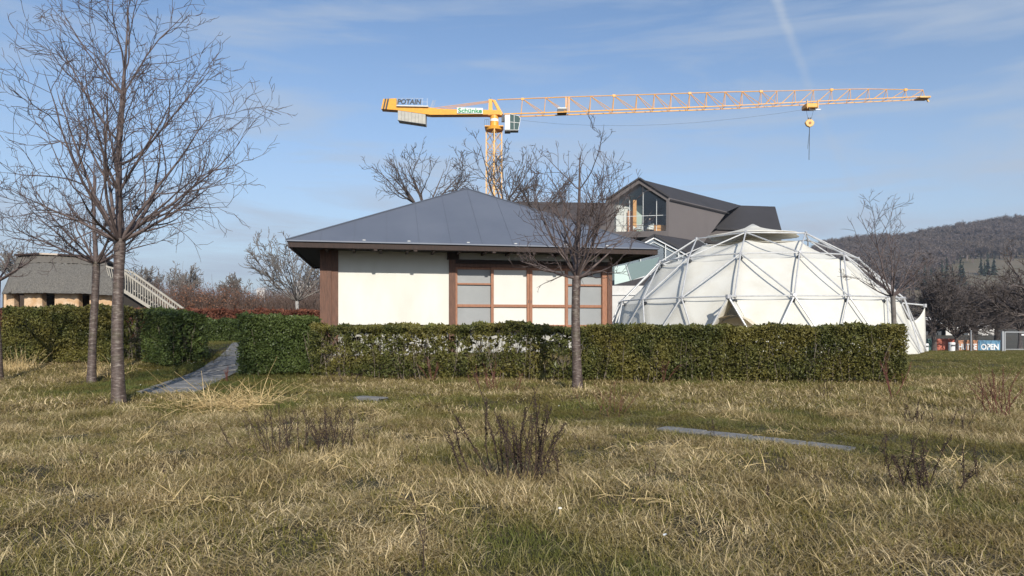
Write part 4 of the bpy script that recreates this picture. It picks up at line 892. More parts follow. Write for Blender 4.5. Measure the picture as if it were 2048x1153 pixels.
def limbset(rg, n, Lr, f=(0, .0), el=(35, 60), spread=360, base=0):
    return [(rg.uniform(*f) if f[1] > 0 else 0, base + spread * i / n + rg.uniform(-18, 18), rg.uniform(*el), rg.uniform(*Lr)) for i in range(n)]
rg = np.random.default_rng(5)
CH = dict(rmin=.0026)
# big left cherry: low whorl of limbs, tall leader
L1 = limbset(rg, 8, (2.5, 3.1), el=(42, 64)) + limbset(rg, 6, (1.7, 2.2), el=(16, 34), base=20) + limbset(rg, 7, (1.7, 2.3), f=(.12, .5), el=(35, 58)) + limbset(rg, 7, (1.4, 2.2), f=(.45, .95), el=(38, 65))
tree('cherry_tree', 237, 805, 11.6, 478, .098, L1, 'tall bare cherry tree with banded bark standing nearest the camera at the left', cat='tree', group='bare cherry trees', cfg=dict(CH, seg=[10, 8, 7, 5], kids=[6.8, 4.5, 2.9], ratio=[.52, .58, .60], wob=[.08, .15, .20, .20], trop=[.05, .045, .04, .04]), leader=(4.3, 0), seed=21)
L2 = limbset(rg, 7, (1.8, 2.5), el=(30, 58)) + limbset(rg, 5, (1.4, 2.1), el=(8, 26), base=40) + limbset(rg, 3, (1.0, 1.5), f=(.2, .8), el=(35, 60))
tree('cherry_tree', 183, 730, 16.2, 524, .090, L2, 'bare cherry tree right behind the tallest one, trunk in front of the left hedge', group='bare cherry trees', cfg=dict(CH, seg=[9, 7, 6, 5], kids=[7, 4.6, 2.8], ratio=[.52, .58, .6], wob=[.08, .14, .18, .18], rmin=.0030), leader=(2.6, 0), seed=22, lean=.10)
L3 = limbset(rg, 8, (1.9, 2.5), el=(36, 64)) + limbset(rg, 5, (1.2, 1.6), el=(6, 28), base=10) + limbset(rg, 7, (1.1, 1.7), f=(.15, .75), el=(35, 60))
tree('cherry_tree', 1153, 775, 14.0, 552, .098, L3, 'bare cherry tree standing in front of the pavilion windows', group='bare cherry trees', cfg=dict(CH, seg=[9, 7, 6, 5], ratio=[.52, .56, .58], wob=[.08, .15, .19, .19], kids=[5.6, 3.4, 2.2], Lref=[2.4, 1.2, .6]), leader=(2.55, 0), seed=33)
L4 = [(0, 172, 62, 2.9), (0, 60, 66, 2.6), (0, 10, 55, 1.5), (0, 190, 35, 1.6), (0, 330, 45, 1.4), (0, 120, 50, 1.4), (0, 240, 40, 1.5), (0, 20, 28, 1.3), (0, 155, 20, 1.5)]
tree('cherry_tree', 1787, 705, 22.5, 592, .085, L4, 'small bare cherry tree behind the right end of the long hedge', group='bare cherry trees', cfg=dict(CH, kids=[5.5, 3.6, 2.2], rmin=.0040, Lref=[2, 1.2, .6]), seed=24, mt=M_bark_grey)
L5 = limbset(rg, 9, (2.6, 3.4), el=(38, 65)) + limbset(rg, 4, (2.0, 2.6), el=(25, 35))
tree('cherry_tree', 595, 640, 33, 602, .09, L5, 'slim pale bare tree behind the dark hedge block, left of the pavilion', group='bare cherry trees', cfg=dict(rmin=.0075, kids=[7, 5, 2.5], Lref=[3, 1.5, .8]), leader=(2.2, 0), seed=25, mt=mat('pale_bark', (.30, .28, .26), .9, (.40, .38, .36), 9), mc=M_bark_grey)
tree('cherry_tree', -5, 720, 16.0, 560, .085, limbset(rg, 7, (.8, 1.25), el=(25, 55)), 'bare tree cut off by the left edge of the photo', group='bare cherry trees', cfg=dict(CH), seed=26)
# big bare trees behind the pavilion roof
for (px, Y, top, L_, sd_, lab) in ((850, 42, 425, 3.6, 41, 'dark bare tree behind the left slope of the pavilion roof'), (1005, 40, 420, 3.5, 42, 'dark bare tree behind the roof peak in front of the crane mast'), (1075, 52, 430, 3.6, 43, 'dark bare tree behind the right slope of the pavilion roof')):
    tree('bare_tree', px, 660, Y, top, .17, limbset(rg, 8, (L_ * .85, L_ * 1.2), el=(16, 62)), lab, group='bare trees behind the pavilion', cfg=dict(rmin=.0075, seg=[9, 7, 6, 5], kids=[5.2, 3.6, 2.4], ratio=[.52, .56, .58], wob=[.10, .14, .15, .15], Lref=[3.5, 1.8, .9]), seed=sd_, mt=M_bark_far, mc=M_bark_far)
# dark trees to the right of the dome
DK = dict(rmin=.012, kids=[8, 5.4, 3.0], wob=[.12, .15, .16, .16], Lref=[3, 1.5, .8], trop=[.02, .02, .02, .02])
for (px, Y, top, L_, tr_, sd_, lab) in ((1868, 69.6, 655, 5.6, .24, 51, 'dark bare tree with a thick trunk in front of the teal container'), (1913, 69.3, 676, 4.5, .20, 52, 'dark bare tree with forked low trunk behind the white litter bin'),
        (1943, 69.3, 668, 4.4, .18, 53, 'dark bare tree with a straight trunk in front of the orange container'), (1992, 78, 660, 5.8, .22, 54, 'dark wide bare tree behind the blue container'), (2040, 74, 660, 5.0, .22, 55, 'dark bare tree behind the wire gate')):
    tree('dark_bare_tree', px, 705, Y, top, tr_, limbset(rg, 10, (L_ * .75, L_ * 1.05), el=(26, 74)) + limbset(rg, 4, (L_ * .6, L_ * .9), el=(60, 85)), lab, group='dark bare trees beside the dome', cfg=DK, seed=sd_, mt=M_bark_far, mc=M_bark_far)
tree('gnarled_tree', 2085, 740, 24, 640, .20, [(0, 165, 40, 2.4), (0, 178, 15, 2.2), (0, 120, 70, 2.6), (0, 200, 60, 2.6), (0, 90, 60, 2.2), (0, 20, 50, 2), (0, 150, 62, 3.0)], 'dark gnarled bare tree reaching in from the right edge', group=None, cfg=dict(rmin=.006, kids=[7, 5, 3], wob=[.26, .2, .18, .16], Lref=[2.4, 1.2, .6]), seed=61, mt=M_bark_far, mc=M_bark_far)
# trees on the left horizon
M_pale_t = mat('pale_twigs', (.15, .135, .125), .9, (.21, .19, .17), 4); M_red_t = mat('red_brown_twigs', (.105, .070, .056), .9, (.16, .112, .09), 4)
TH = dict(levels=4, rmin=.016, kids=[7, 5, 3], Lref=[3, 1.5, .8])
for (px, Y, pt, L_, sd_, lab, mm) in ((372, 75, 600, 3.2, 71, 'round pale bare tree on the horizon right of the stairs', M_pale_t), (285, 70, 600, 3.0, 72, 'bare bushy tree behind the stairs of the thatched hut', M_pale_t), (465, 85, 604, 2.9, 73, 'small bare tree on the horizon above the copper shrubs', M_bark_grey), (30, 70, 560, 3.0, 74, 'bare tree top showing left of the thatched roof', M_pale_t), (640, 95, 610, 4.6, 75, 'dark dense bare tree far behind the pavilion corner', M_bark_far)):
    tree('horizon_tree', px, 640, Y, pt, .12, limbset(rg, 12, (L_ * .8, L_), el=(30, 85)), lab, group='bare trees on the left horizon', cfg=TH, seed=sd_, mt=mm, mc=mm)
def shrub(px, Y, w, top, m, label, seed, leaves=0, ml=None, n=90, group='brown winter shrubs behind the beech hedge'):
    rg = np.random.default_rng(seed); X = (px - 1024) / F * Y; zg = G(X, Y); root = thing('shrub', (X, Y, zg), label, 'shrub', group); H = CZ + (HZ - top) / F * Y - zg; polys = []; tips = []
    for i in range(n):
        p = np.array([rg.normal(0, w * .22), rg.normal(0, .4), 0]); az = rg.uniform(0, 6.28); el = rg.uniform(.1, .5); hh = H * rg.uniform(.6, 1.05); d = np.array([math.cos(az) * el + p[0] * .3 / max(w, .1), math.sin(az) * el, 1]); pts = [p]
        for s in range(5): d = d + rg.normal(0, .12, 3); d[2] = abs(d[2]); d /= np.linalg.norm(d); p = p + d * hh / 5; pts.append(p.copy()); tips.append(p.copy())
        polys.append((np.array(pts), np.linspace(.018, .008, 6)))
        for s in (2, 3, 4):
            for _ in range(3):
                dd = rg.normal(0, .5, 3); dd[2] = abs(dd[2]) + .5; q = pts[s]; polys.append((np.array([q, q + dd * .35 * hh / 2.5, q + dd * .7 * hh / 2.5]), np.array([.010, .008, .006])))
    poly_obj('stems', polys, m, root, 3)
    if leaves:
        T = np.array(tips); idx = rg.integers(0, len(T), leaves); P = T[idx] + rg.normal(0, .22, (leaves, 3)); P[:, 2] = np.abs(P[:, 2]); V, Fc, Tt = leaf_cloud(P, .06, rg); link('foliage', mesh('foliage', V, Fc, Tt), ml, root)
    return root
sh = [(300, 52, 3.5, 572, 0, 'reddish bare shrub right behind the stair railing'), (345, 50, 3, 585, 0, 'reddish bare shrub at the foot of the stairs'), (395, 46, 3, 583, 5200, 'copper-leaved shrub on the left of the copper group'), (430, 46, 3, 590, 4800, 'copper-leaved shrub in the middle of the copper group'), (470, 46, 2.6, 592, 4200, 'copper-leaved shrub on the right of the copper group'), (515, 46, 2.6, 600, 900, 'dark brown shrub left of the slim pale tree'), (550, 48, 2.6, 592, 300, 'dark brown shrub just left of the slim pale trunk'), (615, 46, 3, 588, 0, 'brown twiggy shrub between slim pale trunk and pavilion corner'), (580, 52, 3, 590, 0, 'grey brown shrub behind the slim pale trunk'), (655, 50, 3, 588, 0, 'brown twiggy shrub hidden mostly by the pavilion corner'), (200, 56, 3, 600, 0, 'brown shrub behind the thatched hut')]
for i, (px, Y, w, top, lv, lab) in enumerate(sh): shrub(px, Y, w * 1.3, top - 9, M_red_t, lab, 200 + i, lv, M_leaf_o, n=170)
# ------------------------------------------------------------------ thatched hut and stairs
HY = 40.0
def tp_(px, py, dy=0): return at(px, py, HY + dy)
hut = thing('thatched_hut', tuple(Vector((tp_(120, 654).x, HY + 2, .6))), 'long ochre clay hut with dark openings under a thick grey thatched roof', 'hut'); TO = Vector(hut.location)
M_clay = mat('clay_wall', (.50, .31, .16), .95, (.64, .48, .33), 2.2, bump=.6, bscale=7)
M_thatch = mat('thatch', (.065, .060, .054), .95, (.185, .172, .15), 5, stretch=(5, 5, .8), bump=1.0, bscale=10); M_thatch2 = mat('thatch_light', (.15, .135, .11), .95, (.10, .09, .08), 9, stretch=(3, 3, 1), bump=.8, bscale=18)
for a, b in ((5, 28), (46, 84), (107, 157), (192, 229)):
    P = [tp_(a, 660), tp_(b, 660), tp_(b - 1.5, 586), tp_(a + 1, 585)]; MB().prism([p - TO for p in P], (0, .5, 0)).build('wall', M_clay, hut, bevel=.06)
P = [tp_(177.5, 660), tp_(192, 660), tp_(192, 586), tp_(179, 586)]
for a, b, c in ((28, 35, M_clay),): MB().prism([p - TO for p in (tp_(a, 660, .5), tp_(b, 660, 1.2), tp_(b, 586, 1.2), tp_(a, 586, .5))], (0, .2, 0)).build('jamb', c, hut)
MB().prism([p - TO for p in (tp_(5, 660, 2.6), tp_(229, 660, 2.6), tp_(229, 586, 2.6), tp_(5, 586, 2.6))], (0, .2, 0)).build('back_wall', mat('dark_interior', (.05, .035, .025), .9), hut)
MB().prism([p - TO for p in (tp_(178, 660, .1), tp_(193, 660, .1), tp_(193, 586, .1), tp_(178, 586, .1))], (0, .3, 0)).build('wall', M_clay, hut, bevel=.04)
# thatch roof: front slope bulging, hipped ends
def thatch(y0f, y1f, m, name, lift):
    V = []; nu, nv = 48, 10
    e = [(3, 588), (60, 586), (120, 587), (180, 588), (236, 592)]; r_ = [(35, 513), (84, 510), (120, 511), (170, 514), (210, 517)]
    rgx = np.random.default_rng(3)
    rows = [i / nv for i in range(nv + 1) if y0f <= i / nv <= y1f + 1e-6]
    Pf = []
    for f in rows:
        for i in range(nu + 1):
            u = i / nu; ex = np.interp(u, np.linspace(0, 1, 5), [p[0] for p in e]); ey = np.interp(u, np.linspace(0, 1, 5), [p[1] for p in e]); rx = np.interp(u, np.linspace(0, 1, 5), [p[0] for p in r_]); ry = np.interp(u, np.linspace(0, 1, 5), [p[1] for p in r_])
            yy = -.5 + f * 2.2 - .25 * math.sin(math.pi * f) - lift * (1 if f < y1f else .3); p = at(ex * (1 - f) + rx * f, ey * (1 - f) + ry * f + rgx.normal(0, .35), HY + yy + rgx.normal(0, .04)); Pf.append(p - TO)
    Fc = [(r0 * (nu + 1) + i, r0 * (nu + 1) + i + 1, (r0 + 1) * (nu + 1) + i + 1, (r0 + 1) * (nu + 1) + i) for r0 in range(len(rows) - 1) for i in range(nu)]
    n = len(Pf); back = [Vector((p.x, -.50 - p.y, p.z)) for p in Pf]; Fb = [tuple(q + n for q in f[::-1]) for f in Fc]
    ends = []
    for r0 in range(len(rows) - 1):
        for i in (0, nu): a, b = r0 * (nu + 1) + i, (r0 + 1) * (nu + 1) + i; ends.append((a, b, b + n, a + n))
    bot = [(i, i + 1, n + i + 1, n + i) for i in range(nu)] if y0f == 0 else []
    return link(name, mesh(name, Pf + back, Fc + Fb + ends + bot), m, hut, smooth=True)
th1 = thatch(0, .8, M_thatch, 'roof', 0); th2 = thatch(.8, 1, M_thatch2, 'roof_top_band', .06)
for i, (a, b, m) in enumerate((((34, 511), (84, 508.5), M_wood_d), ((84, 508.5), (121, 510), mat('pale_board', (.5, .42, .34), .8)), ((121, 510), (170, 513), M_wood_d), ((170, 513), (212, 516.5), M_wood_d))):
    MB().bar(tp_(*a, 1.7) - TO, tp_(*b, 1.7) - TO, .5, .10).build('ridge_board', m, hut)
stair = thing('staircase', (-26.0, 37, .6), 'pale metal outdoor stair with lattice railing running down right of the thatched hut', 'stairs'); SO = Vector(stair.location)
M_rail = mat('pale_rail', (.42, .39, .33), .6, (.34, .31, .26), 3)
for dy in (0, 1.0):
    Y = 37 + dy; k_ = Y / 37
    def q(px, py, Y=Y): return at(px, py, 37) + Vector((0, dy, 0)) - SO
    T0_, T1_, B0_, B1_ = q(246, 543), q(366, 629), q(246, 581), q(322, 629)
    MB().bar(T0_, T1_, .09, .09).build('hand_rail', M_rail, stair); B1_ = q(330, 634); MB().bar(B0_, B1_, .07, .16).build('stringer', M_rail, stair)
    n = 24
    for i in range(n + 1):
        f = i / n; a = T0_.lerp(T1_, f); zb_ = B0_.z + (B1_.z - B0_.z) * (a.x - B0_.x) / (B1_.x - B0_.x); MB().bar(a, Vector((a.x, a.y, zb_)), .035, .035).build('baluster', M_rail, stair)
    MB().bar(q(212, 533), q(247, 543), .09).build('hand_rail', M_rail, stair)
    for i in range(7): a = q(212 + i * 5.2, 533.5 + i * 1.5); MB().bar(a, q(218 + i * 4.6, 552 + i * 5), .035).build('baluster', M_rail, stair)
for i in range(12):
    f = (i + .5) / 12; a = (at(246, 581, 37) - SO).lerp(at(330, 634, 37) - SO, f); ubox('step', (a.x - .18, a.y, a.z - .03), (a.x + .16, a.y + 1, a.z + .01), M_dark, stair)
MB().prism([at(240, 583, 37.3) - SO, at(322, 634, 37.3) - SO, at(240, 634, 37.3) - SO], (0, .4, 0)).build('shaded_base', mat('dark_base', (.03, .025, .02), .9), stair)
# ------------------------------------------------------------------ containers, bins, fence (right)
def container(px0, px1, ytop, Y, m, label, depth=2.4, zb=-1.2):
    a, b = at(px0, ytop, Y), at(px1, ytop, Y); cx = (a.x + b.x) / 2; r = thing('shipping_container', (cx, Y, zb), label, 'container'); w = b.x - a.x; h = a.z - zb
    ubox('body', (-w / 2, 0.05, 0), (w / 2, depth, h - .02), m, r); n = max(4, int(w / .55))
    for i in range(n): x = -w / 2 + w * (i + .25) / n; ubox('panel', (x, 0, .12), (x + w / n * .5, .048, h - .14), m, r)
    ubox('top_rail', (-w / 2, -.01, h - .13), (w / 2, .045, h + .0), m, r); return r, w, h
M_cg = mat('teal_paint', (.10, .20, .19), .6, (.07, .14, .13), 1.5); M_cr = mat('rust_red_paint', (.50, .14, .09), .6, (.38, .12, .08), 1.5); M_co = mat('orange_paint', (.55, .25, .12), .6, (.42, .22, .14), 1.5); M_cb = mat('blue_paint', (.10, .24, .38), .6, (.13, .28, .42), 1.5)
container(1856, 1871, 678, 70.6, M_cg, 'teal green container next to the dome entrance'); container(1874, 1911, 678, 70.4, M_cr, 'rust red container between the teal and the orange one')
c1, w1, h1 = container(1914.5, 1955.5, 681, 70, M_co, 'orange container with white graffiti letters'); c2, w2, h2 = container(1957, 2001, 681.5, 70, M_cb, 'blue container with the white letters OPEN')
M_paint = mat('white_graffiti', (.75, .76, .76), .7, (.6, .62, .64), 3)
put_text('lettering', 'OPEN', Vector((-w2 / 2 + .22, -.03, .16)), Vector((w2 / 2 - .2, -.03, .16)), Vector((-w2 / 2 + .22, -.03, h2 * .70)), M_paint, c2, bold=.035, ext=.01)
put_text('lettering', 'HUT SE', Vector((-w1 / 2 + .1, -.03, .16)), Vector((w1 / 2 - .12, -.03, .16)), Vector((-w1 / 2 + .1, -.03, h1 * .70)), M_paint, c1, bold=.03, ext=.01)
def bin_(px, py, Y, s, label):
    p = at(px, py, Y); r = thing('litter_bin', (p.x, Y, G(p.x, Y)), label, 'litter bin'); m = mat('bin_white', (.72, .72, .70), .5)
    MB().tube((0, 0, 0), (0, 0, .78 * s), .24 * s, .25 * s, 16).build('body', m, r); MB().tube((0, 0, .79 * s), (0, 0, .92 * s), .27 * s, .24 * s, 16).build('lid', m, r); ubox('slot', (-.16 * s, -.262 * s, .60 * s), (.12 * s, -.2 * s, .72 * s), M_dark, r)
bin_(1903.5, 706, 58, 1.0, 'white litter bin with a dark slot standing in the grass before the red container'); bin_(1851, 706, 60, .95, 'white litter bin half hidden beside the dome entrance')
gt = thing('wire_gate', tuple(at(2026, 708, 56)), 'grey metal wire mesh gate with two thick posts at the right edge', 'gate'); GO = Vector(gt.location)
M_gp = mat('gate_grey', (.30, .31, .32), .5)
def gq(px, py): return at(px, py, 56) - GO
MB().bar(gq(2005, 712), gq(2005, 663), .16, .16).build('gate_post', M_gp, gt); MB().bar(gq(2009.5, 712), gq(2009.5, 665), .09, .09).build('gate_frame', M_gp, gt)
MB().bar(gq(2009, 664.5), gq(2080, 665), .08, .08).build('gate_frame', M_gp, gt); MB().bar(gq(2009, 699), gq(2080, 699), .06, .06).build('gate_frame', M_gp, gt); MB().bar(gq(2009, 708), gq(2080, 708), .06, .06).build('gate_frame', M_gp, gt)
for px in range(2014, 2080, 4): MB().bar(gq(px, 664), gq(px, 708), .008, .008).build('wire', M_gp, gt)
MB().box(tuple(gq(2042, 671.5) + Vector((0, -.06, 0))), tuple(gq(2054, 668.5))).build('gate_sign', mat('sign_pale', (.7, .7, .7), .6), gt)
po = thing('lamp_post', tuple(at(1942, 705, 60)), 'thin grey pole standing between the orange container and the trees', 'pole'); MB().tube((0, 0, 0), (0, 0, 1.9), .05, n=8).build('pole_shaft', M_gp, po)
# far houses peeping through the trees
def house(px, py, Y, w, h, d, mw, label):
    p = at(px, py, Y); r = thing('far_house', tuple(p), label, 'house', 'far houses behind the trees'); ubox('wall', (-w / 2, 0, -h * 1.2), (w / 2, d, h * .6), mw, r)
    MB().prism([(-w / 2 - .3, -.3, h * .6), (w / 2 + .3, -.3, h * .6), (w / 2 + .3, d / 2, h * 1.05), (-w / 2 - .3, d / 2, h * 1.05)], (0, .3, .0)).build('roof', mat('far_roof', (.42, .40, .38), .8), r)
    for i in range(max(2, int(w / 3))): x = -w / 2 + w * (i + .5) / max(2, int(w / 3)); ubox('window', (x - .4, -.03, -.3 * h), (x + .4, -.002, .15 * h), M_dark, r)
M_wh = mat('far_white', (.6, .58, .55), .8)
for px, py, w, lab in ((1865, 668, 5, 'pale house behind the teal container'), (1893, 671, 8, 'pale house behind the red container'), (1970, 674, 4, 'small pale house behind the blue container'), (1940, 664, 3, 'tiny pale house between dark trunks left of the gate')): house(px, py, 130, w, 3.0, 6, M_wh, lab)
for px, py, Y, w, lab in ((521, 586, 700, 8, 'small white house on the distant ridge left of the slim tree'), (612, 576, 500, 14, 'white house on the distant ridge next to the pavilion corner')): house(px, py, Y, w, 5, 8, M_wh, lab)
# ------------------------------------------------------------------ hillside forest (far-off wood) and conifers
def mini_tree(n, H, W, w0, conifer=False):
    V = []; Fc = []; T = []
    def tri(a, b, w, t):
        a = np.array(a); b = np.array(b); s = np.cross(b - a, [random.gauss(0, 1), random.gauss(0, 1), .3]); s = s / (np.linalg.norm(s) + 1e-9) * w; k = len(V); V.extend([a - s, a + s, b]); Fc.append((k, k + 1, k + 2)); T.extend([t] * 3)
    tri((0, 0, 0), (0, 0, H * .9), w0 * 1.6, .3)
    for i in range(n):
        az = random.uniform(0, 6.28)
        if conifer:
            z = H * random.uniform(.05, .97); r_ = W * (1 - z / H) * random.uniform(.7, 1.1); tri((0, 0, z + .3), (r_ * math.cos(az), r_ * math.sin(az), z - r_ * .35), w0 * 3.2 * (1 - z / H) + .2, random.random())
        else:
            z = H * random.uniform(.25, .7); e = random.uniform(.35, 1.3); L_ = H * random.uniform(.2, .42); c = math.cos(e) * W / H * 2.4
            b = (L_ * c * math.cos(az), L_ * c * math.sin(az), min(z + L_ * math.sin(e), H)); t = random.random(); tri((0, 0, z), b, w0 * .5, t)
            for _ in range(3): f = random.uniform(.3, .9); q_ = (b[0] * f, b[1] * f, z + (b[2] - z) * f); tri(q_, (q_[0] + random.gauss(0, W * .28), q_[1] + random.gauss(0, W * .28), q_[2] + random.uniform(.3, 2.2)), w0 * .5, t)
    return V, Fc, T
M_for = leaf_mat('winter_wood', (.075, .058, .054), (.17, .135, .12), trans=0, patch=(.012, (.12, .095, .07), .5)); M_con = leaf_mat('conifer_needles', (.012, .022, .014), (.035, .055, .03), trans=0)
C_for = proto_coll('wood_trees', [mini_tree(70, 13, 4.5, .42) for _ in range(6)], M_for)
def forest(name, xs, ys, dens_fn, coll, seed, smin=.7, smax=1.15):
    X, Y = np.meshgrid(xs, ys); Xf, Yf = X.reshape(-1), Y.reshape(-1); nx, ny = X.shape[1], X.shape[0]; i = np.arange(ny - 1)[:, None] * nx; j = np.arange(nx - 1)[None, :]
    Fc = np.stack([i + j, i + j + 1, i + nx + j + 1, i + nx + j], -1).reshape(-1, 4); V = np.stack([Xf, Yf, hill_h(Xf, Yf)], -1)
    return scatter(name, V, Fc, dens_fn(Xf, Yf), coll, smin, smax, dict(green=Xf * 0, hgt=Xf * 0 + 1), seed, tilt=.03)
def fd(X, Y):
    t = X / Y; edge = 560 + 40 * vnoise(X, Y, .01, 5) - 130 * sst(.66, .55, t); d = .028 * sst(-12, 12, Y - edge)
    low = .014 * (Y < 420) * (vnoise(X, Y, .03, 8) > .45)
    return (d + low) * (t > .30) * (t < 1.0)
forest('far_wood', np.linspace(100, 900, 80), np.linspace(335, 900, 60), fd, C_for, 5)
mc_ = [mesh('conifer', *mini_tree(90, 15, 3.2, .4, True)) for _ in range(3)]
for k_, (px, py, Y, s) in enumerate(((1838, 538, 470, .8), (1850, 541, 468, .95), (1862, 540, 465, .85), (1884, 536, 475, .95), (1893, 537, 470, 1.1), (1905, 534, 475, .75), (1921, 534, 478, 1.05), (1926, 534, 470, .9), (1962, 516, 520, .75), (1975, 520, 518, .9), (1988, 520, 515, .85), (1969, 522, 512, .6))):
    p = at(px, py, Y); me = mc_[k_ % 3]; o = link('conifer', me, M_con); o.location = (p.x, Y, float(hill_h(p.x, Y)) - .5); s *= 1.35; o.scale = (s, s, s); o.rotation_euler.z = k_
    ordn = ('leftmost', 'second', 'third', 'fourth', 'fifth', 'sixth', 'seventh', 'rightmost'); tag(o, (ordn[k_] + ' dark conifer, counted from the left, in the row along the wood edge') if k_ < 8 else (('left', 'middle', 'right', 'smallest')[k_ - 8] + ' dark conifer of the right clump on the hillside'), 'conifer', 'dark conifers in the wood edge row' if k_ < 8 else 'dark conifers in the right clump')
# ------------------------------------------------------------------ foreground dead plants, tufts and small things
M_dock = mat('dead_dock_stalk', (.028, .017, .012), .9, (.06, .036, .026), 20); M_tan = mat('dry_tall_stem', (.42, .29, .12), .8, (.66, .50, .26), 10); M_redst = mat('red_brown_stalk', (.10, .035, .025), .9, (.16, .06, .045), 15)
def dock(px, py, H, spread, n, label, seed, m=None, seeds=60, r0=.005, name='dead_weed', cat='weed', group=None, Y=None):
    rg = np.random.default_rng(seed); p = hit(px, py) if Y is None else at(px, py, Y); p = Vector((p.x, p.y, G(p.x, p.y))); root = thing(name, tuple(p), label, cat, group); polys = []; S = []
    for i in range(n):
        b = np.array([rg.normal(0, spread * .22), rg.normal(0, spread * .15), -.03]); d = np.array([b[0] * .9 / spread + rg.normal(0, .16), rg.normal(0, .15), 1]); hh = H * rg.uniform(.55, 1.05); pts = [b]; k = 8
        for s in range(k): d = d + rg.normal(0, .06, 3); d /= np.linalg.norm(d); b = b + d * hh / k; pts.append(b.copy())
        pts = np.array(pts); polys.append((pts, np.linspace(r0, r0 * .35, k + 1)))
        for s in range(3, k):
            if rg.random() < .45:
                dd = d + rg.normal(0, .45, 3); dd[2] = abs(dd[2]); L_ = hh * .28 * rg.uniform(.5, 1); q = pts[s]; br = np.array([q, q + dd * L_ * .5, q + dd * L_ + np.array([0, 0, .02])]); polys.append((br, np.array([r0 * .6, r0 * .45, r0 * .3])))
                for _ in range(seeds // 10): S.append(br[0] + (br[2] - br[0]) * rg.random() + rg.normal(0, .008, 3))
        for _ in range(seeds): f = rg.uniform(.35, 1) * k; j = min(int(f), k - 1); S.append(pts[j] + (pts[j + 1] - pts[j]) * (f - j) + rg.normal(0, .009, 3))
    poly_obj('stalks', polys, m or M_dock, root, 5)
    if S: V, Fc, T = leaf_cloud(np.array(S), .009, rg); link('seed_heads', mesh('seed_heads', V, Fc), m or M_dock, root)
    return root
dock(1030, 962, .72, .8, 24, 'largest clump of dark dead dock stalks in the middle foreground', 301, seeds=150, r0=.007)
dock(1105, 958, .46, .45, 7, 'thinner dead stalk clump just right of the largest dark clump', 302, seeds=45)
dock(590, 905, .52, .9, 22, 'sparse dead stalk patch left of centre in the meadow', 303, seeds=40, r0=.0045)
dock(668, 900, .5, .6, 16, 'sparse dead stalk patch nearest the big straw tuft on its right', 304, seeds=45, r0=.0045)
dock(1850, 990, .5, .5, 13, 'dead dock clump in the right foreground below the stone strip', 305, seeds=80, r0=.0055)
dock(2003, 832, .72, .4, 14, 'tall brown dead weed clump near the right edge', 306, seeds=70, m=M_redst, r0=.006)
dock(1784, 795, .85, .10, 4, 'tall dark dead weed standing before the right end of the long hedge', 307, seeds=110, m=M_redst, r0=.008)
dock(1215, 828, .62, .8, 12, 'thin reddish dead weeds right of the middle cherry trunk', 308, seeds=12, m=M_redst, r0=.004)
dock(990, 782, .62, 1.3, 16, 'brown dead weeds against the hedge left of the middle cherry trunk', 309, seeds=40, m=M_redst, r0=.005)
dock(865, 764, .75, .18, 5, 'upright dark brown dock in front of the middle of the sparse hedge', 310, seeds=110, m=M_redst, r0=.007)
dock(1327, 770, .85, .25, 5, 'upright red-brown dock against the dense hedge right of the middle tree', 311, seeds=90, m=M_redst, r0=.006)
dock(700, 768, .40, .6, 8, 'short grey dead weeds before the left end of the sparse hedge', 312, seeds=30, r0=.005)
dock(622, 738, .72, .4, 14, 'reddish dead weeds where the dark hedge block meets the long hedge', 313, seeds=60, m=M_redst, r0=.006)
dock(455, 765, .42, .12, 4, 'short dark red dock stalk behind the big straw tuft', 314, seeds=60, m=M_redst, r0=.007)
dock(845, 1146, .46, .05, 2, 'single dark dead stalk at the bottom of the picture', 315, seeds=14, r0=.003)
dock(1890, 860, .35, .5, 7, 'dark twisted dead weed in the right meadow', 316, seeds=20, r0=.005)
dock(1650, 800, .35, .3, 5, 'faint grey dead weed above the stone strip', 317, seeds=20, r0=.004)
dock(1820, 850, .38, .35, 6, 'grey dead weed between stone strip and right hedge end', 318, seeds=50, r0=.004)
M_tan2 = mat('meadow_straw', (.34, .25, .11), .8, (.54, .42, .22), 10)
for i, (px, py, n_, H_) in enumerate(((505, 880, 2, .30), (545, 940, 1, .34), (745, 885, 3, .28), (820, 930, 2, .30), (1185, 905, 2, .28), (1290, 960, 2, .26), (1420, 880, 2, .30), (1540, 1010, 2, .24), (1960, 960, 3, .30), (330, 960, 2, .26), (160, 930, 2, .26), (1745, 905, 2, .30))):
    dock(px, py, H_, .22, n_, ('thin dead stem cluster ' if n_ > 2 else 'thin single-rooted dead stem ') + ('left of the sparse stalk patch, upper', 'below the sparse stalk patch', 'right of the sparse stalk patch', 'between sparse patch and largest dock clump', 'right of the largest dock clump, upper', 'right of the largest dock clump, lower', 'below the left end of the stone strip', 'in the lower right foreground', 'right of the right dock clump', 'in the left foreground, nearer the middle', 'in the far left foreground', 'just below the right end of the stone strip')[i], 600 + i, seeds=22, r0=.0032, group='scattered thin dead stems')
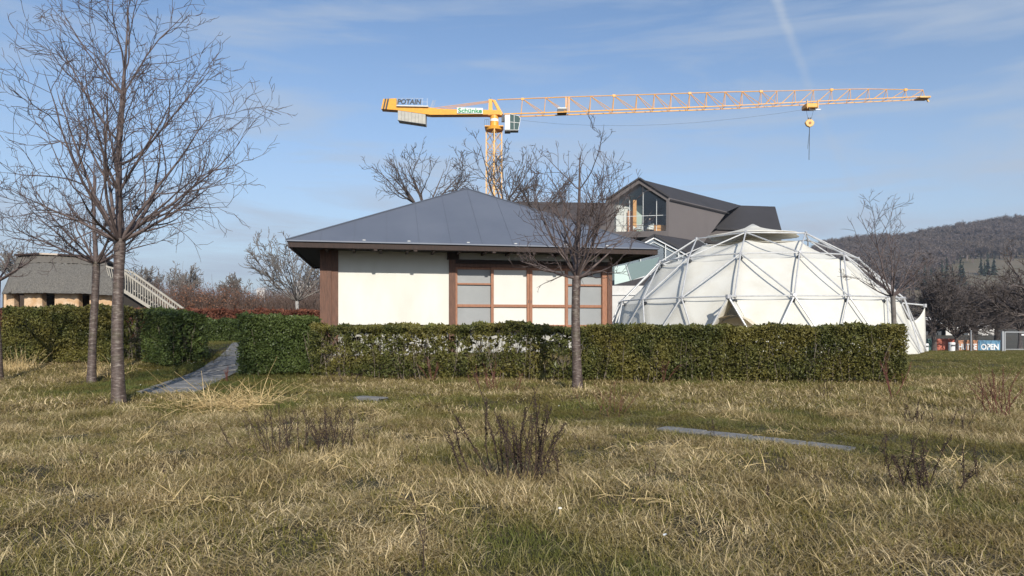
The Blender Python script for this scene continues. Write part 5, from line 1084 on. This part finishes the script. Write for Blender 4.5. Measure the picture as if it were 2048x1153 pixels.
def straw(px, py, n, Lr, label, seed, spread=.35, m=None, lean=(.3, 1.3)):
    rg = np.random.default_rng(seed); p = hit(px, py); root = thing('straw_tuft', tuple(p), label, 'grass tuft', 'dry straw tufts'); polys = []
    for i in range(n):
        b = np.array([rg.normal(0, spread * .35), rg.normal(0, spread * .3), -.02]); az = rg.uniform(0, 6.28); e = rg.uniform(*lean); L_ = rg.uniform(*Lr); d = np.array([math.sin(e) * math.cos(az), math.sin(e) * math.sin(az), math.cos(e)]); pts = [b]; kk = rg.integers(2, 5) if rg.random() < .5 else 99
        for s in range(6):
            if s == kk: d = np.array([d[0] * 1.2 + rg.normal(0, .4), d[1] + rg.normal(0, .3), -abs(d[2]) * rg.uniform(.2, 1.1)])
            d = d + rg.normal(0, .05, 3) + np.array([0, 0, -.07]); d /= np.linalg.norm(d); b = b + d * L_ / 6; b[2] = max(b[2], .015); pts.append(b.copy())
        polys.append((np.array(pts), np.linspace(.0046, .0018, 7) * rg.uniform(.6, 1.2)))
    poly_obj('straw', polys, m or M_tan, root, 3, smooth=False); return root
straw(450, 822, 460, (.4, 1.0), 'big mound of bent pale straw beside the near end of the path', 401, .8, lean=(.7, 1.45))
straw(520, 812, 26, (.5, .9), 'loose bent straw stems right of the big mound', 402, .5, lean=(.2, 1.2))
straw(30, 742, 160, (.3, .75), 'pale straw clump at the left edge before the hedge', 403, .7, lean=(.1, .8))
straw(210, 752, 130, (.25, .6), 'pale straw clump between the two left cherry trunks', 404, .7, lean=(.2, 1.1))
rgm = np.random.default_rng(77)
TL = ['straw tuft right behind the long stone strip', 'straw tuft at the left end of the long stone strip', 'straw tuft above left of the large dark dock clump', 'straw tuft below the near end of the slab path', 'straw tuft right below the base of the tall left cherry', 'straw tuft behind the sparse stalk patch, near the small slab', 'straw tuft in the mown strip above the stone strip middle', 'straw tuft farther back, between stone strip and hedge end', 'straw tuft just below the sparse dead stalk patch', 'straw tuft below the left part of the long stone strip', 'straw tuft at the right, beside the right dock clump', 'straw tuft in the foreground just above the mushroom, to its right', 'straw tuft in the left foreground, alone in open meadow', 'straw tuft in the foreground left of the large dark dock clump', 'straw tuft in the right foreground, lowest on that side']
for i, (px, py) in enumerate([(1560, 872), (1340, 900), (900, 870), (300, 880), (120, 870), (760, 830), (1480, 840), (1700, 830), (620, 930), (1440, 930), (1900, 930), (1240, 1000), (400, 1000), (820, 1010), (1650, 1020)]):
    straw(px, py, 30, (.16, .34), TL[i], 500 + i, .5, m=M_tan2, lean=(.5, 1.5))
for o in bpy.data.objects:
    if o.get('label') in TL: o['group'] = 'small loose straw tufts in the meadow'
# daisies and the pale mushroom cap
p = hit(1120, 1041); mu = thing('mushroom', (p.x, p.y, p.z + .08), 'single round white mushroom cap in the foreground grass', 'mushroom')
bm = bmesh.new(); bmesh.ops.create_uvsphere(bm, u_segments=16, v_segments=8, radius=.014); bmesh.ops.scale(bm, vec=(1, 1, .6), verts=bm.verts); me = bpy.data.meshes.new('cap'); bm.to_mesh(me); bm.free(); link('cap', me, mat('mushroom_white', (.75, .7, .62), .7), mu, smooth=True)
MB().tube((0, 0, 0), (0, 0, -.09), .004, n=6).build('stem', M_tan, mu)
P = []
for _ in range(60):
    px, py = rgm.uniform(262, 420), rgm.uniform(728, 778)
    if px > 262 + (790 - py) * 1.2 + 60 or rgm.random() < .2: pass
    q_ = hit(px, py)
    if pdist(np.array([q_.x]), np.array([q_.y]), PATH_C)[0] > .65 and rgm.random() < .45: P.append((q_.x, q_.y, q_.z + .07))
for px, py in ((1600, 760), (1685, 885), (1118, 824), (1845, 735), (1330, 1100)): q_ = hit(px, py); P.append((q_.x, q_.y, q_.z + .09))
V, Fc, T = leaf_cloud(np.array(P), .022, rgm, 3.0); o = link('daisies', mesh('daisies', V, Fc), mat('daisy_white', (.8, .8, .76), .6)); o['kind'] = 'stuff'

# ------------------------------------------------------------------ thin winter haze over everything
mh = bpy.data.materials.new('haze'); mh.use_nodes = True; nt = mh.node_tree; nt.nodes.clear()
pv = N(nt, 'ShaderNodeVolumePrincipled'); pv.inputs['Color'].default_value = (.80, .87, 1, 1); pv.inputs['Density'].default_value = .00022; pv.inputs['Anisotropy'].default_value = .2
ou = N(nt, 'ShaderNodeOutputMaterial'); nt.links.new(pv.outputs[0], ou.inputs['Volume'])
hz_ = MB().box((-4200, -700, -4), (4200, 4700, 175)).build('haze', mh); hz_['kind'] = 'stuff'
